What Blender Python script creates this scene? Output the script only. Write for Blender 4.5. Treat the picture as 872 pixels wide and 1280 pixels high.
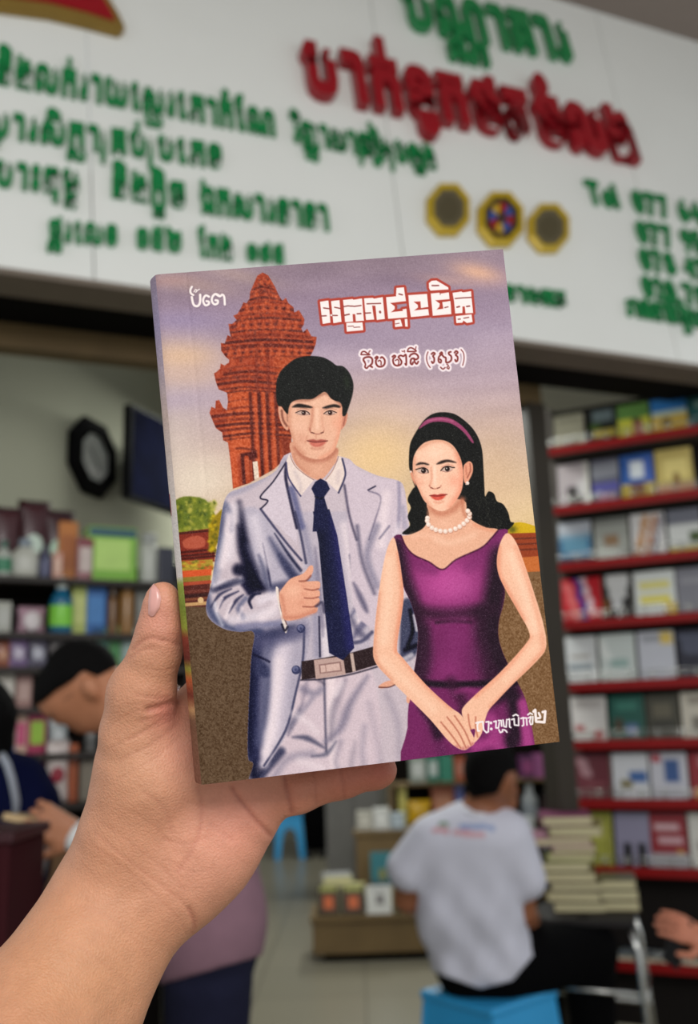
import bpy, bmesh, math, random
import numpy as np
from mathutils import Vector, Matrix
for o in list(bpy.data.objects): bpy.data.objects.remove(o)
SC = bpy.context.scene
COL = SC.collection
# ---------------------------------------------------------------- camera
F_PX = 1150.0
CAM = np.array([0., 0., 1.42])
PITCH, ROLL = math.radians(13.0), math.radians(2.0)
_x, _u = np.array([1., 0, 0]), np.array([0, -math.sin(PITCH), math.cos(PITCH)])
FWD = np.array([0, math.cos(PITCH), math.sin(PITCH)])
RGT = math.cos(ROLL)*_x-math.sin(ROLL)*_u
UPV = math.sin(ROLL)*_x+math.cos(ROLL)*_u
cam = bpy.data.cameras.new('camera'); camo = bpy.data.objects.new('camera', cam); COL.objects.link(camo)
camo.matrix_world = Matrix(((RGT[0], UPV[0], -FWD[0], CAM[0]), (RGT[1], UPV[1], -FWD[1], CAM[1]), (RGT[2], UPV[2], -FWD[2], CAM[2]), (0, 0, 0, 1)))
cam.sensor_fit = 'VERTICAL'; cam.sensor_height = 24; cam.lens = 24*F_PX/1280; cam.clip_start = .02
cam.dof.use_dof = True; cam.dof.focus_distance = .382; cam.dof.aperture_fstop = 5.2
SC.camera = camo
# ---------------------------------------------------------------- world, lights, exposure
SC.view_settings.view_transform = 'Standard'; SC.view_settings.look = 'None'
SC.view_settings.exposure = 0.0; SC.view_settings.gamma = 1.0; SC.view_settings.use_curve_mapping = False
wd = bpy.data.worlds.new('street_daylight'); SC.world = wd; wd.use_nodes = True
_bg = wd.node_tree.nodes['Background']; _bg.inputs[0].default_value = (.93, .97, 1, 1); _bg.inputs[1].default_value = .80

def area(name, loc, target, sx, sy, power, col=(1, 1, 1)):
    l = bpy.data.lights.new(name, 'AREA'); l.shape = 'RECTANGLE'; l.size = sx; l.size_y = sy; l.energy = power; l.color = col
    o = bpy.data.objects.new(name, l); COL.objects.link(o); o.location = loc
    o.rotation_euler = (Vector(target)-Vector(loc)).to_track_quat('-Z', 'Y').to_euler()
    return o
area('daylight_from_street', (1.0, -2.4, 3.2), (0, 1.2, 1.4), 2.4, 1.4, 108, (1, .98, .95))
area('shop_fill_light', (-.2, 5.0, 3.2), (-.2, 5.0, 0), .25, 1.6, 42, (.97, 1, .93))  # unseen area lamp added to light the inside of the shop
area('shop_fill_light_back', (.4, 8.4, 3.2), (.4, 8.4, 0), .25, 1.6, 64, (.97, 1, .93))  # unseen lamp added to brighten the far end of the aisle
area('rack_fill_light', (.3, 4.1, 3.1), (1.2, 4.1, 1.2), 1.0, .2, 10, (.97, 1, .95))  # unseen fill lamp added to brighten the book rack
# ---------------------------------------------------------------- helpers
def ray(px, py): return FWD+((px-436)*RGT-(py-640)*UPV)/F_PX
def cp(px, py, d): return CAM+ray(px, py)*d                     # photo pixel at a distance along the view axis
def on_y(px, py, y): r = ray(px, py); return CAM+r*(y/r[1])      # ... on the vertical plane Y = y
def on_z(px, py, z): r = ray(px, py); return CAM+r*((z-CAM[2])/r[2])
def on_plane(px, py, p0, n): r = ray(px, py); return CAM+r*(np.dot(np.asarray(p0)-CAM, n)/np.dot(r, n))
def to_px(P):
    q = np.asarray(P)-CAM; d = q@FWD
    return 436+F_PX*(q@RGT)/d, 640-F_PX*(q@UPV)/d, d
def lin(c):
    c = np.asarray(c, float)/255
    return np.where(c <= .04045, c/12.92, ((c+.055)/1.055)**2.4)

MATS = {}
def mat(name, col, rough=.6, spec=.35, var=.10, scale=14., metal=0., coat=0., bump=0., attr=False, sss=0., trans=0., alpha=1., emit=None, bump_scale=None):
    """procedural principled material: colour (or the mesh's printed colour) with a fine noise variation"""
    if name in MATS: return MATS[name]
    m = bpy.data.materials.new(name); m.use_nodes = True; nt = m.node_tree; N = nt.nodes; L = nt.links
    b = N['Principled BSDF']
    tc = N.new('ShaderNodeTexCoord'); no = N.new('ShaderNodeTexNoise'); no.inputs['Scale'].default_value = scale; no.inputs['Detail'].default_value = 4
    L.new(tc.outputs['Object'], no.inputs['Vector'])
    mx = N.new('ShaderNodeMix'); mx.data_type = 'RGBA'; mx.blend_type = 'MULTIPLY'; mx.inputs[0].default_value = 1
    rp = N.new('ShaderNodeValToRGB'); lo = 1-var
    rp.color_ramp.elements[0].position = .3; rp.color_ramp.elements[0].color = (lo, lo, lo, 1); rp.color_ramp.elements[1].position = .7; rp.color_ramp.elements[1].color = (1, 1, 1, 1)
    L.new(no.outputs['Fac'], rp.inputs[0]); L.new(rp.outputs[0], mx.inputs[7])
    if attr:
        at = N.new('ShaderNodeAttribute'); at.attribute_name = 'print'; L.new(at.outputs['Color'], mx.inputs[6])
    else:
        c = lin(col); mx.inputs[6].default_value = (*c, 1)
    L.new(mx.outputs[2], b.inputs['Base Color'])
    b.inputs['Roughness'].default_value = rough; b.inputs['Specular IOR Level'].default_value = spec; b.inputs['Metallic'].default_value = metal
    b.inputs['Coat Weight'].default_value = coat; b.inputs['Coat Roughness'].default_value = .08
    if sss: b.inputs['Subsurface Weight'].default_value = sss; b.inputs['Subsurface Radius'].default_value = (1, .35, .2); b.inputs['Subsurface Scale'].default_value = .006
    if trans: b.inputs['Transmission Weight'].default_value = trans
    if alpha < 1: b.inputs['Alpha'].default_value = alpha
    if bump:
        bp = N.new('ShaderNodeBump'); bp.inputs['Strength'].default_value = bump; bp.inputs['Distance'].default_value = .002
        n2 = N.new('ShaderNodeTexNoise'); n2.inputs['Scale'].default_value = bump_scale or scale*6; L.new(tc.outputs['Object'], n2.inputs['Vector'])
        L.new(n2.outputs['Fac'], bp.inputs['Height']); L.new(bp.outputs[0], b.inputs['Normal'])
    MATS[name] = m; return m

def tag(o, label, cat, group=None, kind=None):
    o['label'] = label; o['category'] = cat
    if group: o['group'] = group
    if kind: o['kind'] = kind
    return o
def link(o, parent=None):
    COL.objects.link(o)
    if parent is not None: o.parent = parent
    return o
def empty(name, loc=(0, 0, 0), rot=None):
    o = bpy.data.objects.new(name, None); o.empty_display_size = .05
    o.matrix_world = Matrix.Translation(Vector(loc)) @ (Matrix(rot).to_4x4() if rot is not None else Matrix.Identity(4))
    return link(o)
def mesh_obj(name, V, Fs, m, parent=None, smooth=False, origin=None, cols=None, mats=None):
    """one mesh object; V in world space when origin is given (then stored relative to it)"""
    V = np.asarray(V, float)
    if origin is not None: V = V-np.asarray(origin)
    me = bpy.data.meshes.new(name); me.from_pydata(V.tolist(), [], [list(f) for f in Fs]); 
    if cols is not None: set_cols(me, cols)
    me.update()
    if smooth: me.polygons.foreach_set('use_smooth', [True]*len(me.polygons))
    me.materials.append(m)
    o = bpy.data.objects.new(name, me)
    if origin is not None and parent is None: o.location = origin
    return link(o, parent)
def set_cols(me, cols):
    """cols: per-vertex sRGB 0..255, kept as the printed colour of the surface"""
    c = np.ones((len(cols), 4), np.float32); c[:, :3] = lin(np.asarray(cols)[:, :3])
    a = me.color_attributes.new('print', 'FLOAT_COLOR', 'POINT'); a.data.foreach_set('color', c.ravel())
def bm_obj(name, bm, m, parent=None, smooth=False, loc=None):
    me = bpy.data.meshes.new(name); bm.to_mesh(me); bm.free()
    if smooth: me.polygons.foreach_set('use_smooth', [True]*len(me.polygons))
    me.materials.append(m)
    o = bpy.data.objects.new(name, me)
    if loc is not None: o.location = loc
    return link(o, parent)
def box_bm(bm, c, s, R=None, bev=0.0):
    r = bmesh.ops.create_cube(bm, size=1)
    vs = r['verts']
    for v in vs: v.co = Vector((v.co.x*s[0], v.co.y*s[1], v.co.z*s[2]))
    if bev > 0:
        es = list({e for v in vs for e in v.link_edges}); q = bmesh.ops.bevel(bm, geom=es, offset=bev, segments=2, affect='EDGES', profile=.6)
        vs = list({v for f in q['faces'] for v in f.verts} | {v for v in vs if v.is_valid})
    M = Matrix(R) if R is not None else Matrix.Identity(3)
    for v in vs: v.co = M @ v.co+Vector(c)
    return vs
def box(name, c, s, m, parent=None, R=None, bev=.004, loc=None):
    bm = bmesh.new(); box_bm(bm, c, s, R, bev); return bm_obj(name, bm, m, parent, loc=loc)
def tube_bm(bm, pts, r, n=10, caps=True):
    pts = [Vector(p) for p in pts]; rings = []
    rs = r if hasattr(r, '__len__') else [r]*len(pts)
    up = None
    for i, p in enumerate(pts):
        t = (pts[min(i+1, len(pts)-1)]-pts[max(i-1, 0)]).normalized()
        if up is None: up = t.orthogonal().normalized()
        else: up = (up-t*up.dot(t)).normalized()
        s = t.cross(up)
        rings.append([bm.verts.new(p+(up*math.cos(a)+s*math.sin(a))*rs[i]) for a in [2*math.pi*k/n for k in range(n)]])
    for a, b in zip(rings, rings[1:]):
        for k in range(n): bm.faces.new((a[k], a[(k+1) % n], b[(k+1) % n], b[k]))
    if caps: bm.faces.new(rings[0][::-1]); bm.faces.new(rings[-1])
def tube(name, pts, r, m, parent=None, n=10):
    bm = bmesh.new(); tube_bm(bm, pts, r, n); return bm_obj(name, bm, m, parent, True)
def lathe(name, prof, m, parent=None, n=24, loc=None, sx=1., sy=1.):
    bm = bmesh.new(); rings = []
    for r, z in prof: rings.append([bm.verts.new((r*sx*math.cos(2*math.pi*k/n), r*sy*math.sin(2*math.pi*k/n), z)) for k in range(n)])
    for a, b in zip(rings, rings[1:]):
        for k in range(n): bm.faces.new((a[k], a[(k+1) % n], b[(k+1) % n], b[k]))
    bm.faces.new(rings[0][::-1]); bm.faces.new(rings[-1])
    return bm_obj(name, bm, m, parent, True, loc)
def prism(name, poly, t0, t1, m, parent=None, frame=None, bev=0.):
    """polygon in a frame (origin, X, Y, N) extruded along N from t0 to t1"""
    O, X, Y, N = [np.asarray(q, float) for q in (frame or ((0, 0, 0), (1, 0, 0), (0, 1, 0), (0, 0, 1)))]
    n = len(poly); V = [O+X*p[0]+Y*p[1]+N*t for t in (t0, t1) for p in poly]
    bm = bmesh.new(); vs = [bm.verts.new(v) for v in V]
    bm.faces.new(vs[:n][::-1]); bm.faces.new(vs[n:])
    for i in range(n): bm.faces.new((vs[i], vs[(i+1) % n], vs[n+(i+1) % n], vs[n+i]))
    bmesh.ops.recalc_face_normals(bm, faces=bm.faces)
    if bev: bmesh.ops.bevel(bm, geom=list(bm.edges), offset=bev, segments=2, affect='EDGES')
    return bm_obj(name, bm, m, parent)
def rotz(a): c, s = math.cos(a), math.sin(a); return np.array([[c, -s, 0], [s, c, 0], [0, 0, 1.]])

# ---- smooth bodies: signed distance fields meshed by surface nets (one continuous skin)
def smin(a, b, k):
    if k <= 0: return np.minimum(a, b)
    h = np.maximum(k-np.abs(a-b), 0)/k
    return np.minimum(a, b)-h*h*k*.25
def sd_prim(p, P):
    if p[0] == 'c':
        a, b = np.asarray(p[1]), np.asarray(p[2]); e = b-a; L = e@e+1e-12
        t = np.clip(((P-a)@e)/L, 0, 1)
        return np.sqrt((((P-a)-t[..., None]*e)**2).sum(-1))-(p[3]+(p[4]-p[3])*t)
    c = np.asarray(p[1]); q = P-c
    if p[3] is not None: q = q@np.asarray(p[3])           # columns of p[3] are the ellipsoid's axes
    r = np.asarray(p[2]); k0 = np.sqrt(((q/r)**2).sum(-1)); k1 = np.sqrt(((q/(r*r))**2).sum(-1))+1e-9
    return k0*(k0-1)/k1
def sd_eval(prims, P, grow=0.):
    f = None
    for p in prims:
        k = p[-1]; d = sd_prim(p[:-1], P)
        f = d if f is None else smin(f, d, k)
    return f-grow
def bounds(prims):
    lo, hi = np.full(3, 1e9), np.full(3, -1e9)
    for p in prims:
        if p[0] == 'c':
            for q, r in ((p[1], p[3]), (p[2], p[4])): lo = np.minimum(lo, np.asarray(q)-r); hi = np.maximum(hi, np.asarray(q)+r)
        else:
            r = max(p[2]); lo = np.minimum(lo, np.asarray(p[1])-r); hi = np.maximum(hi, np.asarray(p[1])+r)
    return lo, hi
def surface_nets(f, o, h):
    s = f < 0; n = np.array(f.shape)
    c = [(i, j, k) for i in (0, 1) for j in (0, 1) for k in (0, 1)]
    def sub(a, d): return a[d[0]:n[0]-1+d[0], d[1]:n[1]-1+d[1], d[2]:n[2]-1+d[2]]
    anyv = np.zeros(n-1, bool); allv = np.ones(n-1, bool)
    for d in c: q = sub(s, d); anyv |= q; allv &= q
    act = anyv & ~allv; idx = np.full(n-1, -1); ii = np.argwhere(act); idx[act] = np.arange(len(ii))
    acc = np.zeros((len(ii), 3)); cnt = np.zeros(len(ii))
    val = {d: f[ii[:, 0]+d[0], ii[:, 1]+d[1], ii[:, 2]+d[2]] for d in c}
    for d in c:
        for ax in range(3):
            if d[ax] == 0:
                e = list(d); e[ax] = 1; e = tuple(e)
                a, b = val[d], val[e]; x = (a < 0) != (b < 0)
                t = np.where(x, a/np.where(x, a-b, 1), 0)
                pt = np.repeat(np.array(d, float)[None], len(ii), 0); pt[:, ax] = t
                acc += pt*x[:, None]; cnt += x
    V = (ii+acc/cnt[:, None])*h+o
    Q = []
    for ax in range(3):
        a1, a2 = (ax+1) % 3, (ax+2) % 3
        sl0 = [slice(None)]*3; sl1 = [slice(None)]*3; sl0[ax] = slice(0, n[ax]-1); sl1[ax] = slice(1, n[ax])
        x = s[tuple(sl0)] != s[tuple(sl1)]
        g = np.argwhere(x); g = g[(g[:, a1] > 0) & (g[:, a2] > 0) & (g[:, a1] < n[a1]-1) & (g[:, a2] < n[a2]-1)]
        fl = s[g[:, 0], g[:, 1], g[:, 2]]
        def cell(u, v):
            q = g.copy(); q[:, a1] -= u; q[:, a2] -= v; return idx[q[:, 0], q[:, 1], q[:, 2]]
        q = np.stack([cell(1, 1), cell(0, 1), cell(0, 0), cell(1, 0)], 1)
        q[~fl] = q[~fl][:, ::-1]; Q.append(q)
    Q = np.concatenate(Q); return V, Q[(Q >= 0).all(1)]
def body_mesh(name, fn, lo, hi, h, m, parent=None, origin=(0, 0, 0), cols=None, relax=1):
    lo, hi = np.asarray(lo)-2.5*h, np.asarray(hi)+2.5*h
    n = np.ceil((hi-lo)/h).astype(int)+1
    ax = [lo[i]+h*np.arange(n[i]) for i in range(3)]
    f = np.empty(n)
    step = max(1, int(400000/(n[1]*n[2])))
    for i in range(0, n[0], step):
        P = np.stack(np.meshgrid(ax[0][i:i+step], ax[1], ax[2], indexing='ij'), -1); f[i:i+step] = fn(P)
    V, Q = surface_nets(f, lo, h)
    me = bpy.data.meshes.new(name); me.vertices.add(len(V)); me.vertices.foreach_set('co', (V-np.asarray(origin)).ravel())
    me.loops.add(Q.size); me.loops.foreach_set('vertex_index', Q.ravel().astype(np.int32)); me.polygons.add(len(Q)); me.polygons.foreach_set('loop_start', np.arange(0, Q.size, 4)); me.polygons.foreach_set('loop_total', np.full(len(Q), 4))
    me.polygons.foreach_set('use_smooth', np.ones(len(Q), bool)); me.update(calc_edges=True); me.validate()
    if cols is not None: set_cols(me, cols(V))
    me.materials.append(m); o = bpy.data.objects.new(name, me)
    if parent is None: o.location = origin
    link(o, parent)
    return o, V, Q
def grid_mesh(nx, ny):
    i, j = np.meshgrid(np.arange(nx-1), np.arange(ny-1)); a = (j*nx+i).ravel()
    return np.stack([a, a+nx, a+nx+1, a+1], 1)
# ---------------------------------------------------------------- the setting
def structure(o): o['kind'] = 'structure'; return o
A_S, L_S = math.radians(22), math.radians(12)
SU = np.array([math.cos(A_S), math.sin(A_S), 0]); SB = np.array([-math.sin(A_S), math.cos(A_S), 0])
SV = SB*math.sin(L_S)+np.array([0, 0, 1])*math.cos(L_S); SN = np.cross(SU, SV)
KS = 1.24          # the shop front stands 3.1 m from the camera
S0 = on_y(436, 330, 2.5*KS)
def sg(px, py): q = on_plane(px, py, S0, SN)-S0; return np.array([q@SU, q@SV])
def sp(u, v, t=0.): return S0+SU*u+SV*v+SN*t
WHITE = mat('sign_panel_white', (232, 233, 228), .3, .5, .03, 3, coat=.3)
# floor: pale square tiles with thin joints
fm = bpy.data.materials.new('floor_tiles'); fm.use_nodes = True
_n = fm.node_tree.nodes; _l = fm.node_tree.links; _b = _n['Principled BSDF']; _b.inputs['Roughness'].default_value = .3
_t = _n.new('ShaderNodeTexCoord'); _k = _n.new('ShaderNodeTexBrick'); _k.offset = 0; _k.inputs['Scale'].default_value = 1; _k.inputs['Brick Width'].default_value = .6; _k.inputs['Row Height'].default_value = .6; _k.inputs['Mortar Size'].default_value = .004
_k.inputs['Color1'].default_value = (*lin((136, 130, 114)), 1); _k.inputs['Color2'].default_value = (*lin((128, 123, 108)), 1); _k.inputs['Mortar'].default_value = (*lin((88, 83, 72)), 1)
_l.new(_t.outputs['Object'], _k.inputs['Vector']); _l.new(_k.outputs['Color'], _b.inputs['Base Color'])
structure(mesh_obj('floor', [(-6, -3, 0), (6, -3, 0), (6, 13, 0), (-6, 13, 0)], [(0, 1, 2, 3)], fm))
structure(box('ceiling', (0, 8.7, 3.95), (9, 8.2, .1), mat('ceiling_inside', (190, 190, 180), .8), bev=0))
TOPZ = sp(0, 1.947)[2]
q = [sp(-3.6, 1.947), sp(3.6, 1.947), sp(3.6, 1.947)-SB*4.2, sp(-3.6, 1.947)-SB*4.2]
structure(mesh_obj('ceiling_canopy', np.array(q+[p+np.array([0, 0, .12]) for p in q]), [(0, 1, 2, 3), (7, 6, 5, 4), (0, 4, 5, 1), (1, 5, 6, 2), (2, 6, 7, 3), (3, 7, 4, 0)], mat('canopy_ceiling', (140, 128, 120), .8, var=.05)))
GW = mat('plaster_wall_green_grey', (152, 152, 134), .8, .2, .05, 2)
wa, wb = on_y(-60, 600, 3.45), on_y(236, 600, 5.4); wd_ = (wb-wa); wd_[2] = 0; wdn = wd_/np.linalg.norm(wd_); wn = np.array([wdn[1], -wdn[0], 0])
w0 = wa-wdn*1.0; w0[2] = 0
frW = (w0, wdn, (0, 0, 1), wn)
WL = np.linalg.norm(wd_)+1.0
structure(prism('wall_left', [(0, 0), (WL, 0), (WL, 3.9), (0, 3.9)], -.15, 0, GW, frame=frW))
structure(box('wall_back', (0, 12.6, 1.95), (9, .12, 3.9), mat('back_wall_grey', (120, 118, 108), .8), bev=0))
structure(box('wall_right', (2.8, 8.7, 1.95), (.12, 7.8, 3.9), mat('side_wall_grey', (130, 126, 112), .8), bev=0))
# over the entrance: box of the sign, dark gap of the shutter, timber beam, door post
def sbox(name, u0, u1, z0, z1, b0, b1, m):    # box along the shop front: u along, z height, b distance behind the sign foot
    O = S0+SV*(-.236); O = np.array([O[0], O[1], 0])
    bm = bmesh.new(); vs = []
    for b in (b0, b1):
        for z in (z0, z1):
            for u in (u0, u1): vs.append(bm.verts.new(O+SU*u+SB*b+np.array([0, 0, z])))
    for f in ((0, 1, 3, 2), (5, 4, 6, 7), (1, 5, 7, 3), (4, 0, 2, 6), (2, 3, 7, 6), (4, 5, 1, 0)): bm.faces.new([vs[i] for i in f])
    bmesh.ops.recalc_face_normals(bm, faces=bm.faces)
    return bm_obj(name, bm, m)
ZB = sp(0, -.236)[2]
BK = mat('shutter_box_black', (14, 12, 11), .9, .1)
structure(sbox('trim_1', -3.6, 3.6, ZB+.02, ZB+.5, .16, .46, BK))
def zat(px, py, b):
    O = S0+SV*(-.236)+SB*b; return on_plane(px, py, O, SB)[2]
zb0 = zat(100, 443, .46)
pp = on_plane(690, 760, S0+SV*(-.236)+SB*.46, SB); pu = (pp-S0)@SU
structure(sbox('trim_2', -3.6, pu+.035, zb0, zat(100, 410, .46), .46, .54, mat('timber_beam', (104, 84, 52), .6, var=.25, scale=6)))
structure(sbox('trim_3', -3.6, pu+.035, zat(100, 410, .46), 3.3, .46, .6, BK))
structure(sbox('trim_4', pu-.055, pu+.035, 0, zb0, .44, .54, mat('door_post_brown', (46, 39, 28), .6, var=.25, scale=5)))
# ---------------------------------------------------------------- the shop sign
sign = tag(empty('shop_sign'), 'white shop fascia sign with raised green and red lettering over the entrance', 'sign')
edge_b = [sg(*p) for p in ((0, 343), (190, 362), (640, 411), (872, 452))]
us = [(-3, -3), (-.97, -.91), (.30, .22), (1.60, 1.45), (3.2, 3.1)]
for (t0, b0), (t1, b1) in zip(us, us[1:]):
    prism('panel', [(b0+.002, -.236), (b1-.002, -.236), (t1-.002, 1.947), (t0+.002, 1.947)], -.03, 0, WHITE, sign, (S0, SU, SV, SN), .0015)
prism('frame_underside', [(-3, 0), (3.1, 0), (3.1, .16), (-3, .16)], -.02, .0, mat('sign_underside', (116, 104, 92), .7), sign, (sp(0, -.236, 0), SU, SB, np.array([0, 0, 1.])))
GREEN = mat('acrylic_green', (0, 128, 66), .18, .5, .08, 20, coat=.6)
RED = mat('acrylic_red', (150, 8, 26), .35, .4, .08, 20, coat=.25)
GLY = {}
def glyph(ch, bold):
    if (ch, bold) in GLY: return GLY[(ch, bold)]
    cu = bpy.data.curves.new('glyph', 'FONT'); cu.body = ch; cu.size = 1; cu.offset = bold; cu.extrude = .06; cu.bevel_depth = .012; cu.bevel_resolution = 1; cu.resolution_u = 3
    o = bpy.data.objects.new('glyph', cu); COL.objects.link(o)
    dg = bpy.context.evaluated_depsgraph_get(); dg.update(); me = bpy.data.meshes.new_from_object(o.evaluated_get(dg))
    V = np.zeros(len(me.vertices)*3); me.vertices.foreach_get('co', V); V = V.reshape(-1, 3); Fs = [list(p.vertices) for p in me.polygons]
    bpy.data.objects.remove(o); bpy.data.curves.remove(cu); bpy.data.meshes.remove(me)
    GLY[(ch, bold)] = (V, Fs); return V, Fs
def set_line(text, bold):
    """letter clusters of one line in em units: list of (V, F)"""
    pen = 0.; out = []; base = (0, .6); i = 0
    while i < len(text):
        ch = text[i]; i += 1
        if ch == ' ': pen += .38; out.append(None); continue
        if ch in '{<':
            if ch == '{': sub = text[i]; i += 2; V, Fs = glyph(sub, bold)
            else: V, Fs = glyph('រ', bold)
            V = V.copy()
            if ch == '{':
                w = V[:, 0].max()-V[:, 0].min(); V[:, 0] = (V[:, 0]-V[:, 0].min()-w/2)*.8+(base[0]+base[1])/2; V[:, 1] = V[:, 1]*.48-.36
                if out and out[-1] is not None: out[-1].append((V, Fs))
                else: out.append([(V, Fs)])
            else:
                V[:, 0] = V[:, 0]*.6+pen; V[:, 1] = V[:, 1]*1.4-.3; pen += .3; out.append([(V, Fs)])
            continue
        V, Fs = glyph(ch, bold)
        if not len(V): continue
        x0, x1 = V[:, 0].min(), V[:, 0].max()
        W = V.copy()
        mark = 0x17B4 <= ord(ch) <= 0x17D3 and ch not in 'ាះេែៃ'
        if mark: W[:, 0] += (base[0]+base[1])/2-(x0+x1)/2 if ch != 'ុ' and ch != 'ូ' else base[1]-x1
        else:
            W[:, 0] += pen-x0+.05; base = (pen+.05, pen+.05+x1-x0); pen += x1-x0+.11
        if mark and out and out[-1]: out[-1].append((W, Fs))
        else: out.append([(W, Fs)])
    return out, pen
def lettering(name, text, a, b, hpx, m, bold=.03, depth=.02, cap=.6, split=False):
    cl, width = set_line(text, bold)
    A, B = sg(*a), sg(*b); ex = B-A; Lx = np.linalg.norm(ex); ex /= Lx
    up = sg(a[0]*.5+b[0]*.5, a[1]*.5+b[1]*.5-hpx)-sg(a[0]*.5+b[0]*.5, a[1]*.5+b[1]*.5)
    sx, sy = Lx/width, np.linalg.norm(up)/cap
    def put(nm, parts, par):
        V = []; Fs = []; n0 = 0
        for v, f in parts:
            for x, y, z in v:
                p = A+ex*x*sx+np.array([0, 1.])*y*sy; V.append(sp(p[0], p[1], depth*.5+.001+z/.072*depth*.5))
            Fs += [[k+n0 for k in q] for q in f]; n0 += len(v)
        return mesh_obj(nm, V, Fs, m, par)
    if split:
        for c in cl:
            if c: put(name, c, sign)
    else: put(name, [q for c in cl if c for q in c], sign)
lettering('heading_letter', 'បណ{ណ}ាគារ', (503, 36), (716, 80), 44 , GREEN, .03, .035, split=True)
lettering('red_letter', 'បាក់ទូកថតចំលង', (374, 119), (796, 206), 50, RED, .045, .05, split=True)
lettering('green_lettering', 'និងលក់រាយេស{យ}វេភាកំែណ', (-8, 104), (345, 172), 29, GREEN, .036)
lettering('green_lettering', 'វិញ{ញ}ាសា<តៀម<បឡង', (365, 178), (545, 213), 24, GREEN, .03)
lettering('green_lettering', 'ស{ត}ារសិក{ស}ា<គប់<បេភទ', (-24, 169), (279, 212), 27, GREEN, .036)
lettering('green_lettering', 'េបាះពុម{ព}', (-26, 231), (100, 246), 28, GREEN, .036)
lettering('green_lettering', 'និងក{ដ}ិច', (137, 246), (233, 262), 28, GREEN, .036)
lettering('green_lettering', 'ឯកសារនានា', (248, 266), (412, 289), 28, GREEN, .036)
lettering('green_lettering', 'ផ{ល}ូវេលខ', (58, 302), (148, 309), 23, GREEN, .036)
lettering('green_lettering', '១៥២', (168, 311), (228, 317), 22, GREEN, .036)
lettering('green_lettering', 'ែកង', (246, 321), (291, 326), 24, GREEN, .036)
lettering('green_lettering', '១៩៥', (306, 327), (356, 332), 18, GREEN, .036)
lettering('green_lettering', 'រ<តក{ន}ុងនាមកត', (556, 368), (709, 386), 17, GREEN, .036)
lettering('green_lettering', 'រាជធានីភ{ន}ំេពញ', (782, 395), (900, 414), 18, GREEN, .036)
lettering('green_lettering', 'Tel', (734, 255), (774, 262), 25, GREEN, .03, cap=.7)
for t, a, b in (('077 646', (791, 266), (893, 285)), ('077 956', (796, 304), (895, 321)), ('078 423', (800, 338), (897, 354)), ('020 78', (803, 372), (884, 386))):
    lettering('green_lettering', t, a, b, 23, GREEN, .03, cap=.7)
GOLD = mat('gold_plastic', (196, 164, 16), .3, .5, .15, 30, metal=.1, coat=.4)
em = [sg(*p) for p in ((-140, 24), (-60, 20), (0, 19), (60, 27), (110, 39), (148, 49), (155, 42), (148, 26), (124, -14), (96, -60), (60, -110), (-30, -170), (-140, -120))]
ei = [sg(*p) for p in ((-130, 8), (-60, 4), (0, 5), (60, 13), (108, 25), (142, 36), (138, 24), (114, -14), (86, -60), (50, -104), (-30, -158), (-130, -110))]
ej = [sg(*p) for p in ((-120, -14), (-60, -16), (0, -15), (60, -8), (100, 2), (112, 4), (100, -18), (76, -56), (44, -92), (-30, -138), (-120, -98))]
fr = (S0, SU, SV, SN)
emb = prism('roof_emblem', em, .001, .03, mat('emblem_gold', (150, 122, 60), .35, metal=.3), sign, fr, .003)
prism('red_field', ei, .031, .036, RED, emb, fr); prism('red_ridge', ej, .0365, .044, mat('emblem_deep_red', (128, 20, 26), .3, coat=.4), emb, fr)
# three octagonal charms fixed to the sign
def octo(px, py, rx, ry, k): return [sg(px+rx*k*math.cos(t)*1.0, py+ry*k*math.sin(t)) for t in [math.pi/8+i*math.pi/4 for i in range(8)]]
def plaque(name, px, py, rx, ry, label, centre):
    o = tag(empty(name, sp(*sg(px, py))), label, 'mirror', 'octagonal charms in a row on the sign'); T = Matrix.Translation(-Vector(o.location))
    def sub(nm, poly, t0, t1, m, par=o, bev=.002):
        q = prism(nm, poly, t0, t1, m, par, fr, bev)
        q.data.transform(T); return q
    sub('backing', octo(px, py, rx, ry, 1), .001, .018, GOLD)
    out, inn = octo(px, py, rx, ry, 1.0), octo(px, py, rx, ry, .74)
    bm = bmesh.new()
    def rg(poly, t): return [bm.verts.new(sp(p[0], p[1], t)-np.array(o.location)) for p in poly]
    r = [rg(out, .018), rg(octo(px, py, rx, ry, .9), .030), rg(inn, .026), rg(inn, .018)]
    for a, b in zip(r, r[1:]):
        for i in range(8): bm.faces.new((a[i], a[(i+1) % 8], b[(i+1) % 8], b[i]))
    bmesh.ops.recalc_face_normals(bm, faces=bm.faces)
    bm_obj('frame', bm, GOLD, o)
    if centre:
        pc = sub('picture', octo(px, py, rx, ry, .73), .0185, .0215, mat('plaque_dark', (58, 44, 34), .3, coat=.5), bev=0)
        rr = random.Random(3)
        for i, c in enumerate([(150, 30, 34), (50, 80, 150), (196, 160, 40), (150, 30, 34), (60, 90, 150), (200, 170, 60), (140, 40, 40), (190, 150, 40)]):
            a = i*math.pi/4+.2; d = .36; x, y = px+rx*d*math.cos(a), py+ry*d*math.sin(a)
            sub('painted_petal', [sg(x+rx*.15*math.cos(t+a)*(1.3 if k % 2 else .9), y+ry*.17*math.sin(t+a)*(1.3 if k % 2 else .9)) for k, t in enumerate([j*math.pi/3 for j in range(6)])], .022, .0235, mat('petal_%d' % (i % 3), c, .4), pc, 0)
    else:
        sub('mirror_glass', octo(px, py, rx, ry, .73), .0185, .0205, mat('mirror_glass', (186, 180, 150), .06, .8, .05, metal=.9), bev=0)
        sub('inner_rim', octo(px, py, rx, ry, .5), .0206, .0225, mat('mirror_glass_convex', (160, 154, 124), .12, .8, .05, metal=.9), bev=.001)
plaque('octagonal_mirror', 558, 265, 29, 35, 'gold-framed octagonal mirror on sign, leftmost of three in a row', False)
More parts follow.
